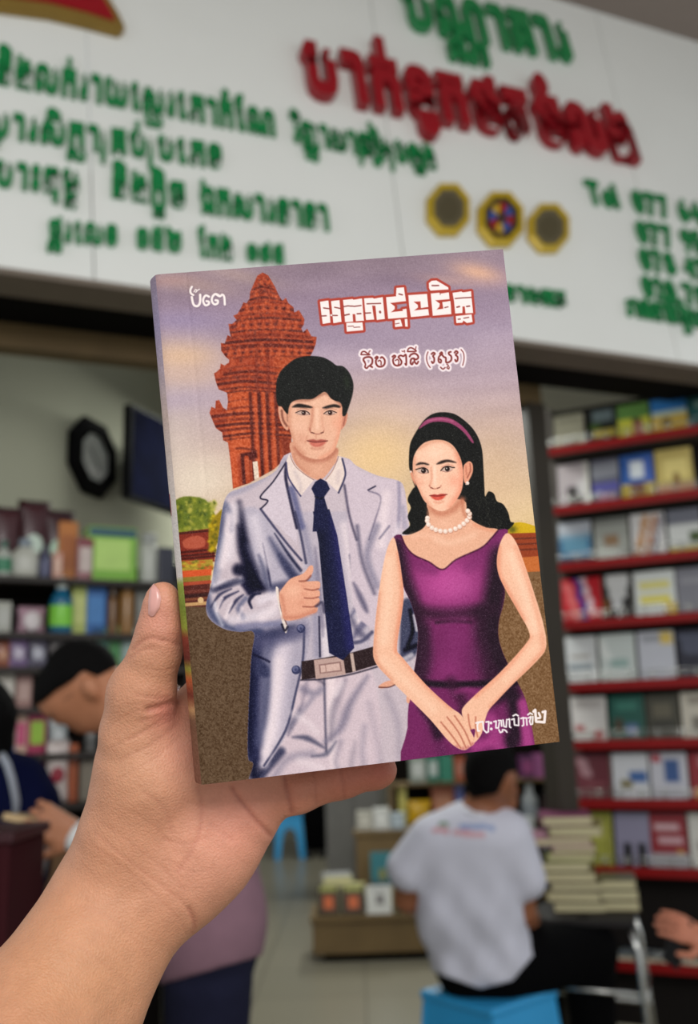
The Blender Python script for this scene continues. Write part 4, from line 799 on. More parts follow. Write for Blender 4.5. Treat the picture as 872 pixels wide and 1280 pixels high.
for pts, c, nm in (([(30, 1046), (40, 1047), (43, 1080), (33, 1082)], (60, 120, 116), 'teal_print'), ([(40, 1090), (47, 1084), (44, 1100), (38, 1108)], (170, 96, 70), 'orange_print')):
    V = [cp(x, y, D-.216) for x, y in pts]; bmx = bmesh.new(); f0 = bmx.faces.new([bmx.verts.new(v) for v in V]); r_ = bmesh.ops.extrude_face_region(bmx, geom=[f0]); bmesh.ops.translate(bmx, vec=FWD*.012, verts=[v for v in r_['geom'] if isinstance(v, bmesh.types.BMVert)]); bmesh.ops.recalc_face_normals(bmx, faces=bmx.faces); rel(o, bm_obj(nm, bmx, mat(nm, c, .5), o))
tube('handle', [Vector(cp(29, 1040, D-.17))-o.location, Vector(cp(34, 1018, D-.16))-o.location, Vector(cp(42, 1040, D-.16))-o.location], .004, mat('bag_white', (196, 196, 200), .5), o)
q = cp(18, 1040, 1.7); bn = tag(empty('display_bin', (q[0]-.122, q[1]+.1, 0)), 'dark maroon display bin at the lower left edge', 'bin'); MR = mat('maroon_card', (48, 5, 12), .7, .15)
box('bin_body', (0, 0, q[2]/2-.01), (.23, .2, q[2]-.02), MR, bn, bev=.006); box('rim', (0, 0, q[2]-.01), (.245, .215, .02), mat('maroon_rim', (50, 8, 16), .5), bn)
# ---- far person by the stool
D = 10.0
fz_ = on_z(396, 1070, 0); D = float((fz_-CAM)@FWD); org = np.array([fz_[0], fz_[1], 0]); fp = tag(empty('person', org), 'distant person in dark trousers standing by the far blue stool', 'person')
legs = PX([(389, 985, D, 10), (388, 1025, D, 8), (388, 1060, D, 5)], .03)+PX([(401, 985, D, 10), (401, 1025, D, 8), (402, 1060, D, 5)], .03); feet = PX([(388, 1066, D, 4.5), (386, 1069, D-.16, 4)], .02)+PX([(402, 1066, D, 4.5), (403, 1069, D-.16, 4)], .02)
torso = PX([(395, 925, D, 15), (395, 980, D, 15)], .05)+PX([(386, 922, D, 9), (404, 922, D, 9)], .05); arms = PX([(380, 924, D, 6.5), (376, 955, D, 5.5), (378, 985, D-.05, 4)], .03)+PX([(410, 924, D, 6.5), (414, 955, D, 5.5), (412, 985, D-.05, 4)], .03); head = [E_(395, 893, D, 10, 13, 12), *PX([(395, 906, D, 6), (395, 918, D, 7)], .03), *PX([(395, 895, D-.1, 2), (395, 897, D-.115, 1.6)], .01)]
hs = mini_hand(cp(378, 987, D-.05), -UPV, RGT, .17, .5)+mini_hand(cp(412, 987, D-.05), -UPV, -RGT, .17, .5)
build('body', lambda P: smin(sd_eval(legs+feet+torso+arms+head, P), sd_eval(hs, P), .01), legs+feet+torso+arms+head+hs, .014, SKB, fp, org)
build('trousers', lambda P: np.maximum(sd_eval(legs+torso[:1], P, .015), -below(P, lambda x: x*0+968, 1)), legs, .014, BLACKT, fp, org)
build('shirt', lambda P: np.maximum(sd_eval(torso+arms[:1]+arms[2:3], P, .018), below(P, lambda x: x*0+975, 1)), torso+arms, .014, mat('grey_shirt', (120, 120, 126), .8), fp, org)
build('hair', lambda P: np.maximum(sd_eval(head[:1], P, .016), below(P, lambda x: x*0+890, 1)), head[:1], .012, HAIR, fp, org)
for q in (feet[:1], feet[1:]): build('shoe', lambda P, q=q: sd_eval(q, P, .012), q, .014, mat('dark_shoe', (30, 26, 24), .4), fp, org)
# ---- hand coming in from the right edge
D = 2.6
wr = cp(886, 1178, D); hp = mini_hand(wr, -RGT+UPV*.5, FWD*.6-UPV*.75, .165, .28)+[('c', wr, cp(1010, 1225, D-.05), .026, .036, .02)]+[('c', wr, wr-RGT*.03+UPV*.012, .024, .024, .02)]
oh, _, _ = build('hand', lambda P: sd_eval(hp, P), hp, .004, mat('skin_reddish', (186, 118, 92), .5, .35, .1, 40), None, wr); tag(oh, 'hand reaching in from the right edge holding a slim dark phone', 'hand')
build('cuff', lambda P: np.abs(sd_eval([('c', cp(955, 1203, D-.03), cp(1015, 1227, D-.05), .042, .05, .01)], P))-.004, [('c', cp(955, 1203, D-.03), cp(1015, 1227, D-.05), .05, .06, .01)], .005, mat('grey_cuff', (90, 90, 96), .8), oh, wr)
a = cp(846, 1176, D+.03); ph = tag(empty('phone', a), 'slim dark phone held in the hand at the right edge', 'phone'); Rp = np.stack([unit(-RGT*.25+FWD*.9), unit(UPV*.9+RGT*.35), [0, 0, 0]], 1); Rp[:, 1] = unit(Rp[:, 1]-Rp[:, 0]*(Rp[:, 0]@Rp[:, 1])); Rp[:, 2] = np.cross(Rp[:, 0], Rp[:, 1])
box('phone_body', (0, 0, 0), (.07, .14, .008), mat('phone_black', (16, 16, 20), .3), ph, R=Rp, bev=.003); box('phone_screen', tuple(Rp[:, 2]*.0045), (.062, .128, .0008), mat('phone_glass', (10, 10, 14), .08, .6), ph, R=Rp, bev=0)
# ---------------------------------------------------------------- cover art (a printed illustration, painted as colour on the cover's mesh)
CW, CH = 640, 906
COVER_PX = [(192, 342), (628, 313), (700, 929), (253, 979)]

def homography(src, dst):
    A = []
    for (x, y), (u, v) in zip(src, dst):
        A.append([x, y, 1, 0, 0, 0, -u*x, -u*y]); A.append([0, 0, 0, x, y, 1, -v*x, -v*y])
    b = [c for p in dst for c in p]
    return np.append(np.linalg.solve(np.array(A, float), np.array(b, float)), 1).reshape(3, 3)

HOM = homography(COVER_PX, [(0, 0), (CW, 0), (CW, CH), (0, CH)])
CROPS = dict(P=(0, 0, 1), A=(180, 310, 3.354), B=(430, 310, 3.2296), C=(200, 640, 3.354), D=(440, 640, 3.2296),
             M=(320, 430, 6.229), F=(490, 500, 5.45), T=(380, 340, 3.791), L=(560, 870, 6.229), E=(320, 690, 3.964),
             X=(390, 350, 7.927), W=(490, 340, 7.927), Y=(440, 425, 10.9), Y2=(510, 425, 10.9), Z=(225, 350, 12.46), Q=(590, 880, 8.72))

def tr(c, pts):
    x0, y0, s = CROPS[c]
    p = np.array(pts, float).reshape(-1, 2)/s + (x0, y0)
    q = np.c_[p, np.ones(len(p))] @ HOM.T
    return q[:, :2]/q[:, 2:]

def smooth_pts(p, closed, n=5):
    m = len(p); out = []
    rng = range(m) if closed else range(m-1)
    for i in rng:
        if closed:
            a, b, c, d = p[i-1], p[i], p[(i+1) % m], p[(i+2) % m]
        else:
            a, b, c, d = p[max(i-1, 0)], p[i], p[i+1], p[min(i+2, m-1)]
        for k in range(n):
            t = k/n
            out.append(0.5*((2*b)+(c-a)*t+(2*a-5*b+4*c-d)*t*t+(3*b-a-3*c+d)*t**3))
    if not closed: out.append(p[-1])
    return np.array(out)

def value_noise(h, w, cell, seed, aniso=1.0):
    r = np.random.RandomState(seed)
    gh, gw = int(h/cell)+3, int(w/(cell*aniso))+3
    g = r.rand(gh, gw)
    y = np.arange(h)/cell; x = np.arange(w)/(cell*aniso)
    yi, xi = y.astype(int), x.astype(int)
    fy, fx = (y-yi)[:, None], (x-xi)[None, :]
    fy, fx = fy*fy*(3-2*fy), fx*fx*(3-2*fx)
    a, b = g[np.ix_(yi, xi)], g[np.ix_(yi, xi+1)]
    c, d = g[np.ix_(yi+1, xi)], g[np.ix_(yi+1, xi+1)]
    return (a*(1-fx)+b*fx)*(1-fy)+(c*(1-fx)+d*fx)*fy

class Canvas:
    def __init__(s):
        s.img = np.zeros((CH, CW, 3)); s.clip = None
    def _box(s, p, pad):
        x0, y0 = np.floor(p.min(0)-pad).astype(int); x1, y1 = np.ceil(p.max(0)+pad).astype(int)+1
        x0, y0, x1, y1 = max(x0, 0), max(y0, 0), min(x1, CW), min(y1, CH)
        if x1 <= x0 or y1 <= y0: return None
        yy, xx = np.mgrid[y0:y1, x0:x1]
        return (slice(y0, y1), slice(x0, x1)), xx+.5, yy+.5
    def _mix(s, sl, a, col):
        if s.clip is not None: a = a*s.clip[sl]
        a = a[..., None]
        s.img[sl] = s.img[sl]*(1-a)+np.asarray(col, float)*a
    def _sdf(s, p, xx, yy):
        d2 = np.full(xx.shape, 1e9); ins = np.zeros(xx.shape, bool)
        for i in range(len(p)):
            (ax, ay), (bx, by) = p[i-1], p[i]
            ex, ey = bx-ax, by-ay; L = ex*ex+ey*ey+1e-9
            t = np.clip(((xx-ax)*ex+(yy-ay)*ey)/L, 0, 1)
            d2 = np.minimum(d2, (xx-ax-t*ex)**2+(yy-ay-t*ey)**2)
            c = (ay > yy) != (by > yy)
            if ey != 0: ins ^= c & (xx < ex*(yy-ay)/ey+ax)
        d = np.sqrt(d2)
        return np.where(ins, -d, d)
    def fill(s, c, pts, col, soft=1.2, alpha=1., sm=True, to=None, keep=False):
        p = tr(c, pts)
        if sm: p = smooth_pts(p, True, 4)
        b = s._box(p, soft+2)
        if b is None: return None
        sl, xx, yy = b
        a = np.clip(.5-s._sdf(p, xx, yy)/soft, 0, 1); a = a*a*(3-2*a)*alpha
        if to is not None:      # linear gradient: (crop point 1, crop point 2, second colour)
            g = tr(c, [to[0], to[1]]); e = g[1]-g[0]
            t = np.clip(((xx-g[0][0])*e[0]+(yy-g[0][1])*e[1])/(e@e), 0, 1)[..., None]
            col = np.asarray(col, float)*(1-t)+np.asarray(to[2], float)*t
        s._mix(sl, a, col)
        if keep:
            m = np.zeros((CH, CW)); m[sl] = a; return m
    def line(s, c, pts, col, w=2., soft=1., alpha=1., taper=None, sm=True):
        k = {'P': 1}.get(c, CROPS[c][2])
        p = tr(c, pts); w = w/k*1.45; soft = max(soft/k*1.45, .8)
        n = len(p)
        if sm and n > 2: p = smooth_pts(p, False, 5)
        b = s._box(p, w+soft*2+1)
        if b is None: return
        sl, xx, yy = b
        best = np.full(xx.shape, 1e9); m = len(p)-1
        for i in range(m):
            (ax, ay), (bx, by) = p[i], p[i+1]
            ex, ey = bx-ax, by-ay; L = ex*ex+ey*ey+1e-9
            t = np.clip(((xx-ax)*ex+(yy-ay)*ey)/L, 0, 1)
            r = w/2
            if taper:
                q = (i+t)/m
                r = r*np.interp(q, np.linspace(0, 1, len(taper)), taper)
            best = np.minimum(best, np.sqrt((xx-ax-t*ex)**2+(yy-ay-t*ey)**2)-r)
        a = np.clip(.5-best/(soft*1.5), 0, 1); a = a*a*(3-2*a)*alpha
        s._mix(sl, a, col)
    def blob(s, c, ctr, rx, ry, col, alpha=1., ang=0., hard=1.):
        k = CROPS[c][2]; p = tr(c, [ctr])[0]; rx, ry = rx/k*1.45, ry/k*1.45
        R = max(rx, ry)*2.2
        b = s._box(np.array([p-R, p+R]), 1)
        if b is None: return
        sl, xx, yy = b
        ca, sa = math.cos(ang), math.sin(ang)
        u = ((xx-p[0])*ca+(yy-p[1])*sa)/rx; v = (-(xx-p[0])*sa+(yy-p[1])*ca)/ry
        s._mix(sl, np.exp(-((u*u+v*v)**hard))*alpha, col)
    def dot(s, c, ctr, r, col, alpha=1.):
        k = CROPS[c][2]; p = tr(c, [ctr])[0]; r = r/k*1.45
        b = s._box(np.array([p-r, p+r]), 2)
        if b is None: return
        sl, xx, yy = b
        s._mix(sl, np.clip(.5-(np.hypot(xx-p[0], yy-p[1])-r)/1.1, 0, 1)*alpha, col)

def paint_cover():
    K = Canvas(); im = K.img
    Y, X = np.mgrid[0:CH, 0:CW]; v = Y/CH; u = X/CW
    ks = [0, .07, .16, .27, .36, .45, .55, .68, 1]
    cl = np.array([(142, 124, 136), (153, 134, 152), (163, 147, 166), (180, 160, 170), (196, 172, 165), (206, 182, 160), (218, 192, 152), (220, 196, 150), (220, 196, 150)])
    for ch in range(3): im[..., ch] = np.interp(v, ks, cl[:, ch])
    n = value_noise(CH, CW, 46, 3, 3.2)*.6+value_noise(CH, CW, 20, 4, 3)*.4
    im += ((n-.5)*26)[..., None]*np.array([1, .95, .9])
    # the left sky is bluer and paler lower down, peach cloud bands
    K.blob('P', (205, 570), 60, 110, (206, 192, 184), .75)
    for (x, y, rx, ry, c, a, an) in [(240, 355, 60, 12, (196, 168, 150), .4, .25), (300, 345, 50, 10, (190, 165, 150), .4, .3), (225, 445, 60, 22, (222, 186, 152), .75, .1),
            (215, 500, 50, 14, (176, 160, 178), .6, 0), (232, 470, 60, 14, (208, 178, 160), .5, .1), (220, 400, 60, 14, (150, 136, 168), .6, .1), (595, 342, 34, 12, (222, 176, 148), .8, .3), (560, 352, 40, 8, (196, 160, 150), .5, .2),
            (500, 330, 70, 12, (140, 122, 134), .6, 0), (590, 390, 50, 16, (150, 132, 152), .6, .2), (520, 420, 90, 18, (160, 142, 160), .5, 0),
            (460, 500, 60, 30, (200, 174, 166), .5, 0), (620, 600, 40, 60, (214, 182, 152), .6, 0), (470, 570, 70, 50, (232, 198, 146), .75, 0), (250, 600, 46, 30, (222, 208, 192), .8, 0),
            (210, 350, 30, 8, (176, 142, 140), .5, 0)]:
        K.blob('P', (x, y), rx, ry, c, a, an)
    # hinge shade lines printed by the fold stay geometry; ground
    K.fill('P', [(180, 757), (330, 750), (330, 1000), (180, 1000)], (96, 76, 58), 3, sm=False)
    K.fill('P', [(600, 715), (720, 712), (720, 1000), (500, 1000), (500, 715)], (128, 98, 70), 3, sm=False)
    gn = value_noise(CH, CW, 3, 8)
    # right background behind the woman
    K.fill('P', [(636, 660), (650, 655), (672, 662), (672, 670), (636, 672)], (205, 170, 40), 2)
    K.blob('P', (640, 664), 6, 5, (90, 90, 30), .9)
    K.fill('P', [(636, 669), (680, 668), (684, 700), (640, 705)], (150, 72, 44), 2, sm=False)
    K.fill('P', [(640, 700), (690, 696), (690, 716), (640, 718)], (192, 112, 62), 2, sm=False)
    for y in (676, 683, 690): K.line('P', [(636, y), (690, y-2)], (92, 44, 32), 2, 1.5, .8)
    # trees + temple walls + steps, left
    K.fill('A', [(130, 1055), (165, 1040), (215, 1042), (260, 1058), (285, 1090), (300, 1130), (310, 1200), (120, 1200), (120, 1070)], (112, 122, 48), 4)
    r = np.random.RandomState(5)
    for i in range(150):
        K.blob('A', (r.uniform(132, 300), r.uniform(1050, 1230)), r.uniform(5, 13), r.uniform(4, 10), [(150, 152, 60), (70, 84, 34), (178, 172, 84), (104, 118, 46)][i % 4], .8, r.rand()*3)
    K.fill('C', [(70, 85), (225, 65), (230, 205), (70, 205)], (128, 52, 40), 3, sm=False)
    K.fill('C', [(95, 120), (130, 100), (165, 98), (190, 115), (180, 145), (110, 150)], (176, 92, 72), 4)
    for y in (88, 168, 184, 196): K.line('C', [(70, y), (230, y-14)], (70, 30, 26), 9, 4, .85)
    K.fill('C', [(205, 60), (245, 0), (262, 0), (240, 130), (210, 165)], (150, 128, 36), 4)
    for i in range(30): K.blob('C', (r.uniform(205, 245), r.uniform(10, 170)), 7, 6, [(196, 168, 40), (96, 92, 30)][i % 2], .8)
    K.fill('C', [(70, 205), (222, 195), (222, 240), (75, 250)], (168, 142, 60), 3, sm=False)
    for i in range(50): K.blob('C', (r.uniform(75, 220), r.uniform(200, 245)), 8, 5, [(200, 172, 64), (104, 112, 44), (186, 92, 52)][i % 3], .8)
    K.fill('C', [(75, 245), (218, 235), (215, 265), (80, 275)], (204, 92, 54), 3, sm=False)
    K.fill('C', [(80, 272), (215, 262), (212, 290), (85, 298)], (140, 120, 56), 3, sm=False)
    K.fill('C', [(85, 292), (212, 286), (206, 395), (95, 392)], (88, 44, 38), 3, sm=False)
    for y, c, w in ((300, (178, 84, 60), 14), (334, (110, 58, 48), 12), (352, (60, 34, 32), 14), (366, (128, 78, 56), 10)): K.line('C', [(85, y), (210, y-10)], c, w, 4, .9)
    K.line('C', [(90, 386), (200, 378)], (196, 158, 112), 14, 4, .95); K.dot('C', (172, 366), 12, (210, 176, 132))
    # ground grain
    g = value_noise(CH, CW, 2.2, 12); msk = ((Y > tr('P', [(300, 758)])[0][1]))[..., None]
    im += msk*((g-.5)*38)[..., None]
    # ---- the red stone tower
    tower = [(492, 103), (515, 115), (530, 140), (545, 165), (560, 200), (575, 222), (590, 210), (600, 232), (622, 250), (625, 272), (645, 262), (668, 300), (666, 322), (655, 338), (662, 356), (680, 340), (698, 372), (720, 375), (716, 405), (704, 435), (690, 460),
             (680, 520), (640, 620), (625, 700), (615, 800), (612, 865), (540, 930), (440, 985), (372, 1008), (365, 930), (355, 850), (350, 815), (330, 805), (325, 772), (300, 755), (285, 722), (272, 690), (280, 665), (296, 672), (298, 640), (312, 636), (328, 668), (345, 680), (350, 640), (345, 606), (310, 592), (298, 560), (290, 525), (302, 518), (315, 505), (318, 484), (334, 492), (352, 480), (354, 468), (338, 455), (320, 430), (318, 398), (335, 400), (346, 365), (360, 372), (354, 345), (350, 318), (365, 318), (384, 302), (370, 284), (388, 275), (405, 245), (412, 228), (425, 232), (438, 212), (440, 185), (455, 150), (470, 116)]
    m = K.fill('A', tower, (164, 76, 52), 2.0, keep=True, sm=False)
    K.clip = m
    K.fill('A', [(560, 440), (700, 440), (640, 640), (615, 870), (540, 930), (545, 600)], (176, 86, 56), 20)
    K.fill('A', [(352, 600), (440, 600), (450, 830), (360, 850)], (192, 96, 62), 18)
    # tiers: dark cornice bands that bow upward, from the top of the tower to the door
    for (xl, xr, y, h, c, a) in [(450, 540, 170, 7, (96, 44, 38), .7), (440, 560, 190, 10, (110, 50, 40), .7), (430, 575, 214, 9, (84, 40, 36), .85), (412, 600, 232, 9, (120, 54, 42), .7), (400, 620, 256, 14, (90, 40, 36), .85), (385, 640, 280, 9, (126, 58, 44), .7), (380, 650, 300, 10, (86, 40, 36), .8),
            (362, 660, 326, 13, (100, 44, 38), .85), (355, 670, 348, 9, (84, 38, 34), .85), (350, 690, 372, 14, (120, 54, 42), .7), (335, 700, 392, 12, (80, 36, 34), .85), (325, 712, 416, 16, (96, 42, 36), .85), (335, 700, 440, 10, (82, 36, 34), .85), (345, 690, 458, 10, (120, 56, 42), .7),
            (345, 560, 500, 7, (120, 56, 44), .6), (335, 555, 524, 12, (92, 42, 36), .8), (300, 555, 546, 12, (110, 50, 40), .75), (302, 555, 566, 12, (84, 38, 34), .85), (310, 560, 590, 9, (104, 46, 38), .8), (330, 560, 604, 6, (70, 32, 30), .7),
            (345, 560, 640, 6, (130, 62, 46), .6), (330, 600, 672, 10, (120, 54, 42), .7), (285, 612, 700, 13, (92, 40, 36), .85), (285, 612, 722, 12, (120, 54, 42), .75), (290, 612, 742, 12, (80, 36, 34), .85), (305, 612, 762, 11, (104, 46, 38), .8), (325, 612, 784, 10, (84, 38, 34), .85), (330, 612, 800, 7, (116, 54, 42), .7), (352, 470, 846, 9, (100, 46, 38), .7)]:
        K.line('A', [(xl, y+6), ((xl+xr)/2-10, y-7), (xr, y+4)], c, h, 5, a)
    for i in range(420):
        y = r.uniform(125, 800); w = np.interp(y, [110, 220, 420, 600, 800], [18, 70, 190, 160, 150]); x = 505+r.uniform(-1, 1)*w
        K.blob('A', (x, y), r.uniform(3, 9), r.uniform(3, 8), [(206, 104, 66), (74, 34, 32), (120, 54, 42), (190, 92, 60)][i % 4], .55, r.rand()*3)
    for x in range(360, 700, 34):      # little gable leaves on the tiers
        for y, lo, hi in ((255, 420, 610), (325, 380, 660), (435, 350, 700)):
            if lo < x < hi: K.fill('A', [(x-11, y+14), (x, y-22), (x+11, y+14)], (188, 92, 60), 6, .8)
    for x, c in ((450, (84, 38, 34)), (470, (196, 98, 64)), (486, (74, 34, 32)), (505, (200, 102, 66)), (520, (90, 42, 36)), (540, (190, 94, 62)), (556, (96, 44, 38))):
        K.line('A', [(x-8, 610), (x, 760), (x+12, 985)], c, 13, 6, .8)
    for x in (472, 520): K.line('A', [(x-6, 430), (x, 600)], (120, 54, 42), 14, 8, .6)
    K.line('A', [(372, 850), (385, 1000)], (196, 96, 62), 26, 10, .9)
    K.fill('A', [(402, 862), (470, 850), (474, 880), (440, 890), (446, 990), (412, 990)], (86, 38, 34), 5, sm=False)
    K.line('A', [(428, 880), (436, 985)], (176, 84, 56), 20, 5)
    K.fill('A', [(454, 897), (474, 893), (482, 968), (462, 976)], (224, 206, 190), 2, sm=False)
    K.line('A', [(590, 810), (600, 880)], (124, 56, 42), 40, 16, .8)
    tn = value_noise(CH, CW, 2.5, 21)
    im += (m*(tn-.5)*34)[..., None]
    K.clip = None
    # ---- the man: suit
    J = (188, 179, 190)
    body = [(362, 566), (345, 588), (325, 600), (300, 610), (285, 617), (278, 635), (272, 680), (264, 730), (258, 755), (262, 772), (280, 785), (300, 789), (318, 790), (315, 820), (312, 880), (311, 943), (318, 953), (319, 985), (420, 985), (503, 960), (507, 950), (512, 900), (520, 835), (523, 760), (515, 690), (509, 640), (505, 612), (497, 602), (470, 595), (445, 583), (428, 572)]
    mb = K.fill('P', body, J, 1.5, keep=True)
    K.clip = mb
    DK, MD, LT = (40, 42, 80), (104, 106, 148), (220, 209, 212)
    def S(c, pts, col, w, soft, a=1., taper=None): K.line(c, pts, col, w, soft, a, taper)
    # lower: trousers
    K.fill('C', [(590, 680), (880, 640), (880, 1130), (380, 1180), (440, 1060), (540, 900)], (196, 184, 194), 8)
    S('C', [(690, 700), (695, 850), (700, 1000)], (96, 96, 128), 10, 8, .9); S('C', [(720, 700), (722, 900), (740, 1100)], LT, 36, 20, .7)
    S('C', [(870, 690), (800, 800), (760, 900), (700, 960)], (126, 124, 156), 34, 26, .75, [.3, 1, .6]); S('C', [(560, 940), (620, 945), (690, 985)], (92, 94, 132), 22, 14, .85, [.2, 1, .3])
    S('C', [(600, 740), (650, 760), (680, 740)], (134, 132, 162), 26, 20, .7); S('C', [(540, 900), (600, 830), (640, 780)], (140, 138, 168), 20, 18, .6)
    S('C', [(480, 1110), (540, 1030), (640, 1010)], (150, 146, 172), 30, 24, .7); S('C', [(420, 1110), (450, 1070), (510, 1000)], (74, 78, 122), 36, 18, .9)
    S('C', [(760, 960), (740, 1040), (760, 1110)], (152, 146, 170), 22, 20, .6); S('C', [(860, 900), (850, 1000), (862, 1090)], (158, 152, 174), 24, 24, .6)
    S('P', [(462, 880), (470, 915), (476, 950)], (166, 158, 176), 8, 8, .5); S('P', [(484, 868), (498, 905), (500, 945)], (158, 152, 172), 8, 8, .6)
    S('C', [(640, 1020), (700, 1010), (740, 960)], (108, 110, 144), 20, 14, .8, [.3, 1, .3])
    # shirt panel
    K.fill('C', [(560, 0), (870, 0), (880, 580), (600, 640), (612, 300)], (180, 174, 192), 6, sm=False)
    S('C', [(600, 60), (640, 260), (660, 600)], (140, 140, 176), 26, 20, .6); S('C', [(668, 440), (672, 605)], (52, 54, 92), 8, 5, .9); S('C', [(690, 500), (700, 610)], (208, 202, 212), 26, 12, .8)
    S('C', [(800, 0), (830, 150), (860, 240), (880, 300)], (84, 84, 122), 22, 22, .8); S('C', [(770, 60), (800, 260), (830, 420)], LT, 30, 26, .6)
    S('E', [(555, 180), (510, 260), (470, 320)], (120, 120, 160), 30, 16, .8, [.3, 1, .4]); S('E', [(580, 290), (530, 360), (480, 430)], (112, 112, 154), 34, 18, .8, [.5, 1, .3]); S('E', [(575, 400), (530, 440), (490, 450)], (84, 86, 130), 18, 10, .8)
    S('E', [(540, 290), (510, 340), (480, 380)], LT, 18, 12, .7); S('E', [(470, 20), (500, 160), (560, 200)], (74, 76, 118), 18, 12, .7)
    S('E', [(575, 0), (592, 130), (598, 240)], (90, 92, 134), 20, 12, .8); S('E', [(540, 0), (575, 140)], (216, 208, 216), 26, 14, .7)
    # jacket body, left side
    K.fill('C', [(395, 500), (620, 440), (614, 610), (585, 700), (545, 890), (500, 985), (440, 1065), (395, 1050), (370, 1020), (376, 760)], (168, 164, 188), 4)
    S('C', [(405, 520), (395, 720), (392, 900), (398, 1030)], (62, 66, 116), 66, 30, .95); S('C', [(470, 900), (450, 1000), (440, 1050)], (208, 200, 212), 34, 24, .8)
    S('C', [(520, 560), (500, 760), (480, 940)], (206, 198, 212), 60, 40, .75); S('C', [(605, 500), (600, 620), (570, 760), (530, 910), (440, 1058)], (74, 78, 124), 9, 6, .85)
    S('C', [(470, 520), (450, 600), (440, 700), (436, 850), (420, 960)], (100, 104, 152), 36, 30, .7)
    K.fill('C', [(388, 610), (450, 640), (455, 690), (385, 670)], (74, 78, 126), 8); S('C', [(385, 590), (420, 605), (460, 625)], (46, 48, 90), 9, 6, .9)
    K.fill('C', [(400, 500), (520, 490), (600, 470), (600, 520), (480, 560), (400, 570)], (96, 98, 146), 24, .8)
    # chest/left of the jacket
    K.fill('C', [(330, 0), (430, 0), (590, 250), (520, 320), (420, 330), (370, 300), (350, 120)], (176, 172, 194), 10)
    S('C', [(330, -40), (352, 120), (375, 230), (420, 310)], DK, 46, 26, .95, [.3, .8, 1, 1]); S('C', [(365, 150), (420, 260), (470, 320)], (150, 150, 182), 30, 26, .7)
    S('C', [(430, 130), (450, 230), (465, 310)], (66, 68, 112), 10, 7, .85, [.2, 1, .8]); S('C', [(460, 110), (520, 210), (580, 290)], (84, 88, 136), 36, 26, .85, [.2, 1, 1.2])
    S('C', [(480, 90), (540, 180), (590, 245)], (56, 60, 104), 12, 8, .9, [.3, 1, 1]); S('C', [(480, 320), (560, 300), (600, 290)], (76, 80, 128), 40, 22, .8)
    S('C', [(395, 30), (420, 130), (440, 220)], (206, 200, 214), 36, 30, .7)
    # sleeve
    S('C', [(262, -20), (235, 100), (212, 240)], (92, 100, 152), 40, 26, .85); S('C', [(310, -20), (300, 90), (290, 180)], (210, 204, 216), 44, 36, .75); S('C', [(262, 100), (245, 200), (225, 300)], (150, 154, 188), 30, 24, .7)
    S('C', [(380, 330), (340, 290), (290, 300), (235, 320)], (48, 50, 94), 30, 14, .95, [1.2, .8, .8, .3]); S('C', [(356, 262), (330, 290), (250, 300), (215, 330)], (206, 202, 216), 24, 16, .7)
    S('C', [(330, 240), (360, 250), (395, 300)], DK, 50, 20, .9)
    S('C', [(200, 330), (205, 390), (240, 450), (320, 490), (420, 498)], (84, 92, 146), 34, 22, .85, [.4, 1, 1, .8, .4]); S('C', [(215, 395), (250, 345), (300, 320)], (60, 64, 112), 12, 8, .85, [.3, 1, .3])
    S('C', [(250, 400), (270, 360), (330, 330)], (60, 64, 112), 13, 8, .85, [.3, 1, .3]); S('C', [(290, 420), (320, 370), (350, 345)], (56, 60, 108), 13, 8, .85, [.3, 1, .3]); S('C', [(385, 400), (375, 370), (395, 345), (420, 340)], (44, 48, 92), 16, 7, .9, [.5, 1, .5])
    S('C', [(350, 440), (330, 400), (360, 360)], (100, 106, 156), 20, 14, .7); S('C', [(300, 450), (380, 440), (470, 420)], (204, 200, 216), 36, 26, .6); S('C', [(420, 370), (470, 350), (492, 345)], (210, 204, 218), 34, 20, .7)
    S('C', [(330, 480), (420, 470), (510, 470)], (130, 132, 178), 26, 16, .8); S('C', [(262, 470), (240, 420), (232, 380)], (196, 196, 214), 14, 12, .6)
    # shoulder + lapels (A)
    S('A', [(345, 1035), (420, 1010), (520, 950), (590, 890)], (150, 150, 184), 22, 18, .6); S('A', [(330, 1060), (355, 1100), (360, 1180)], (120, 124, 166), 22, 18, .6)
    K.fill('A', [(592, 905), (484, 1046), (518, 1062), (490, 1096), (640, 1240), (640, 1174), (604, 1000)], (196, 188, 202), 3, sm=False)
    S('A', [(590, 905), (540, 980), (486, 1044), (518, 1060), (488, 1094)], (48, 48, 84), 6, 4, .95); S('A', [(488, 1094), (530, 1150), (600, 1240), (660, 1310)], (76, 78, 122), 9, 6, .9)
    S('A', [(596, 900), (592, 960), (608, 1040), (640, 1174)], (62, 62, 100), 12, 6, .95); S('A', [(618, 1010), (640, 1090), (660, 1170)], (104, 108, 168), 26, 14, .8)
    S('C', [(565, 0), (590, 100), (612, 215)], (80, 82, 124), 10, 6, .85)
    # right side
    K.fill('B', [(0, 870), (60, 900), (150, 935), (215, 945), (240, 1000), (262, 1130), (262, 1500), (60, 1500), (20, 1180)], (194, 184, 198), 5)
    S('B', [(0, 960), (20, 1080), (50, 1180)], (84, 82, 116), 9, 8, .8); S('B', [(100, 985), (140, 1000), (146, 1030), (125, 1100), (100, 1180)], (116, 112, 144), 6, 6, .75); S('B', [(96, 980), (125, 965)], (60, 60, 98), 6, 4, .9)
    S('B', [(220, 950), (222, 1040), (218, 1130)], (150, 146, 178), 14, 9, .8); S('B', [(170, 1000), (160, 1080), (150, 1200)], LT, 36, 26, .6); S('B', [(235, 1050), (245, 1130)], (160, 156, 184), 20, 12, .7)
    S('D', [(100, 60), (60, 180), (100, 300)], (124, 124, 160), 26, 20, .6); S('D', [(20, 60), (40, 200), (90, 330)], (96, 96, 132), 14, 14, .7); S('D', [(110, 110), (150, 60)], (120, 118, 152), 8, 6, .7)
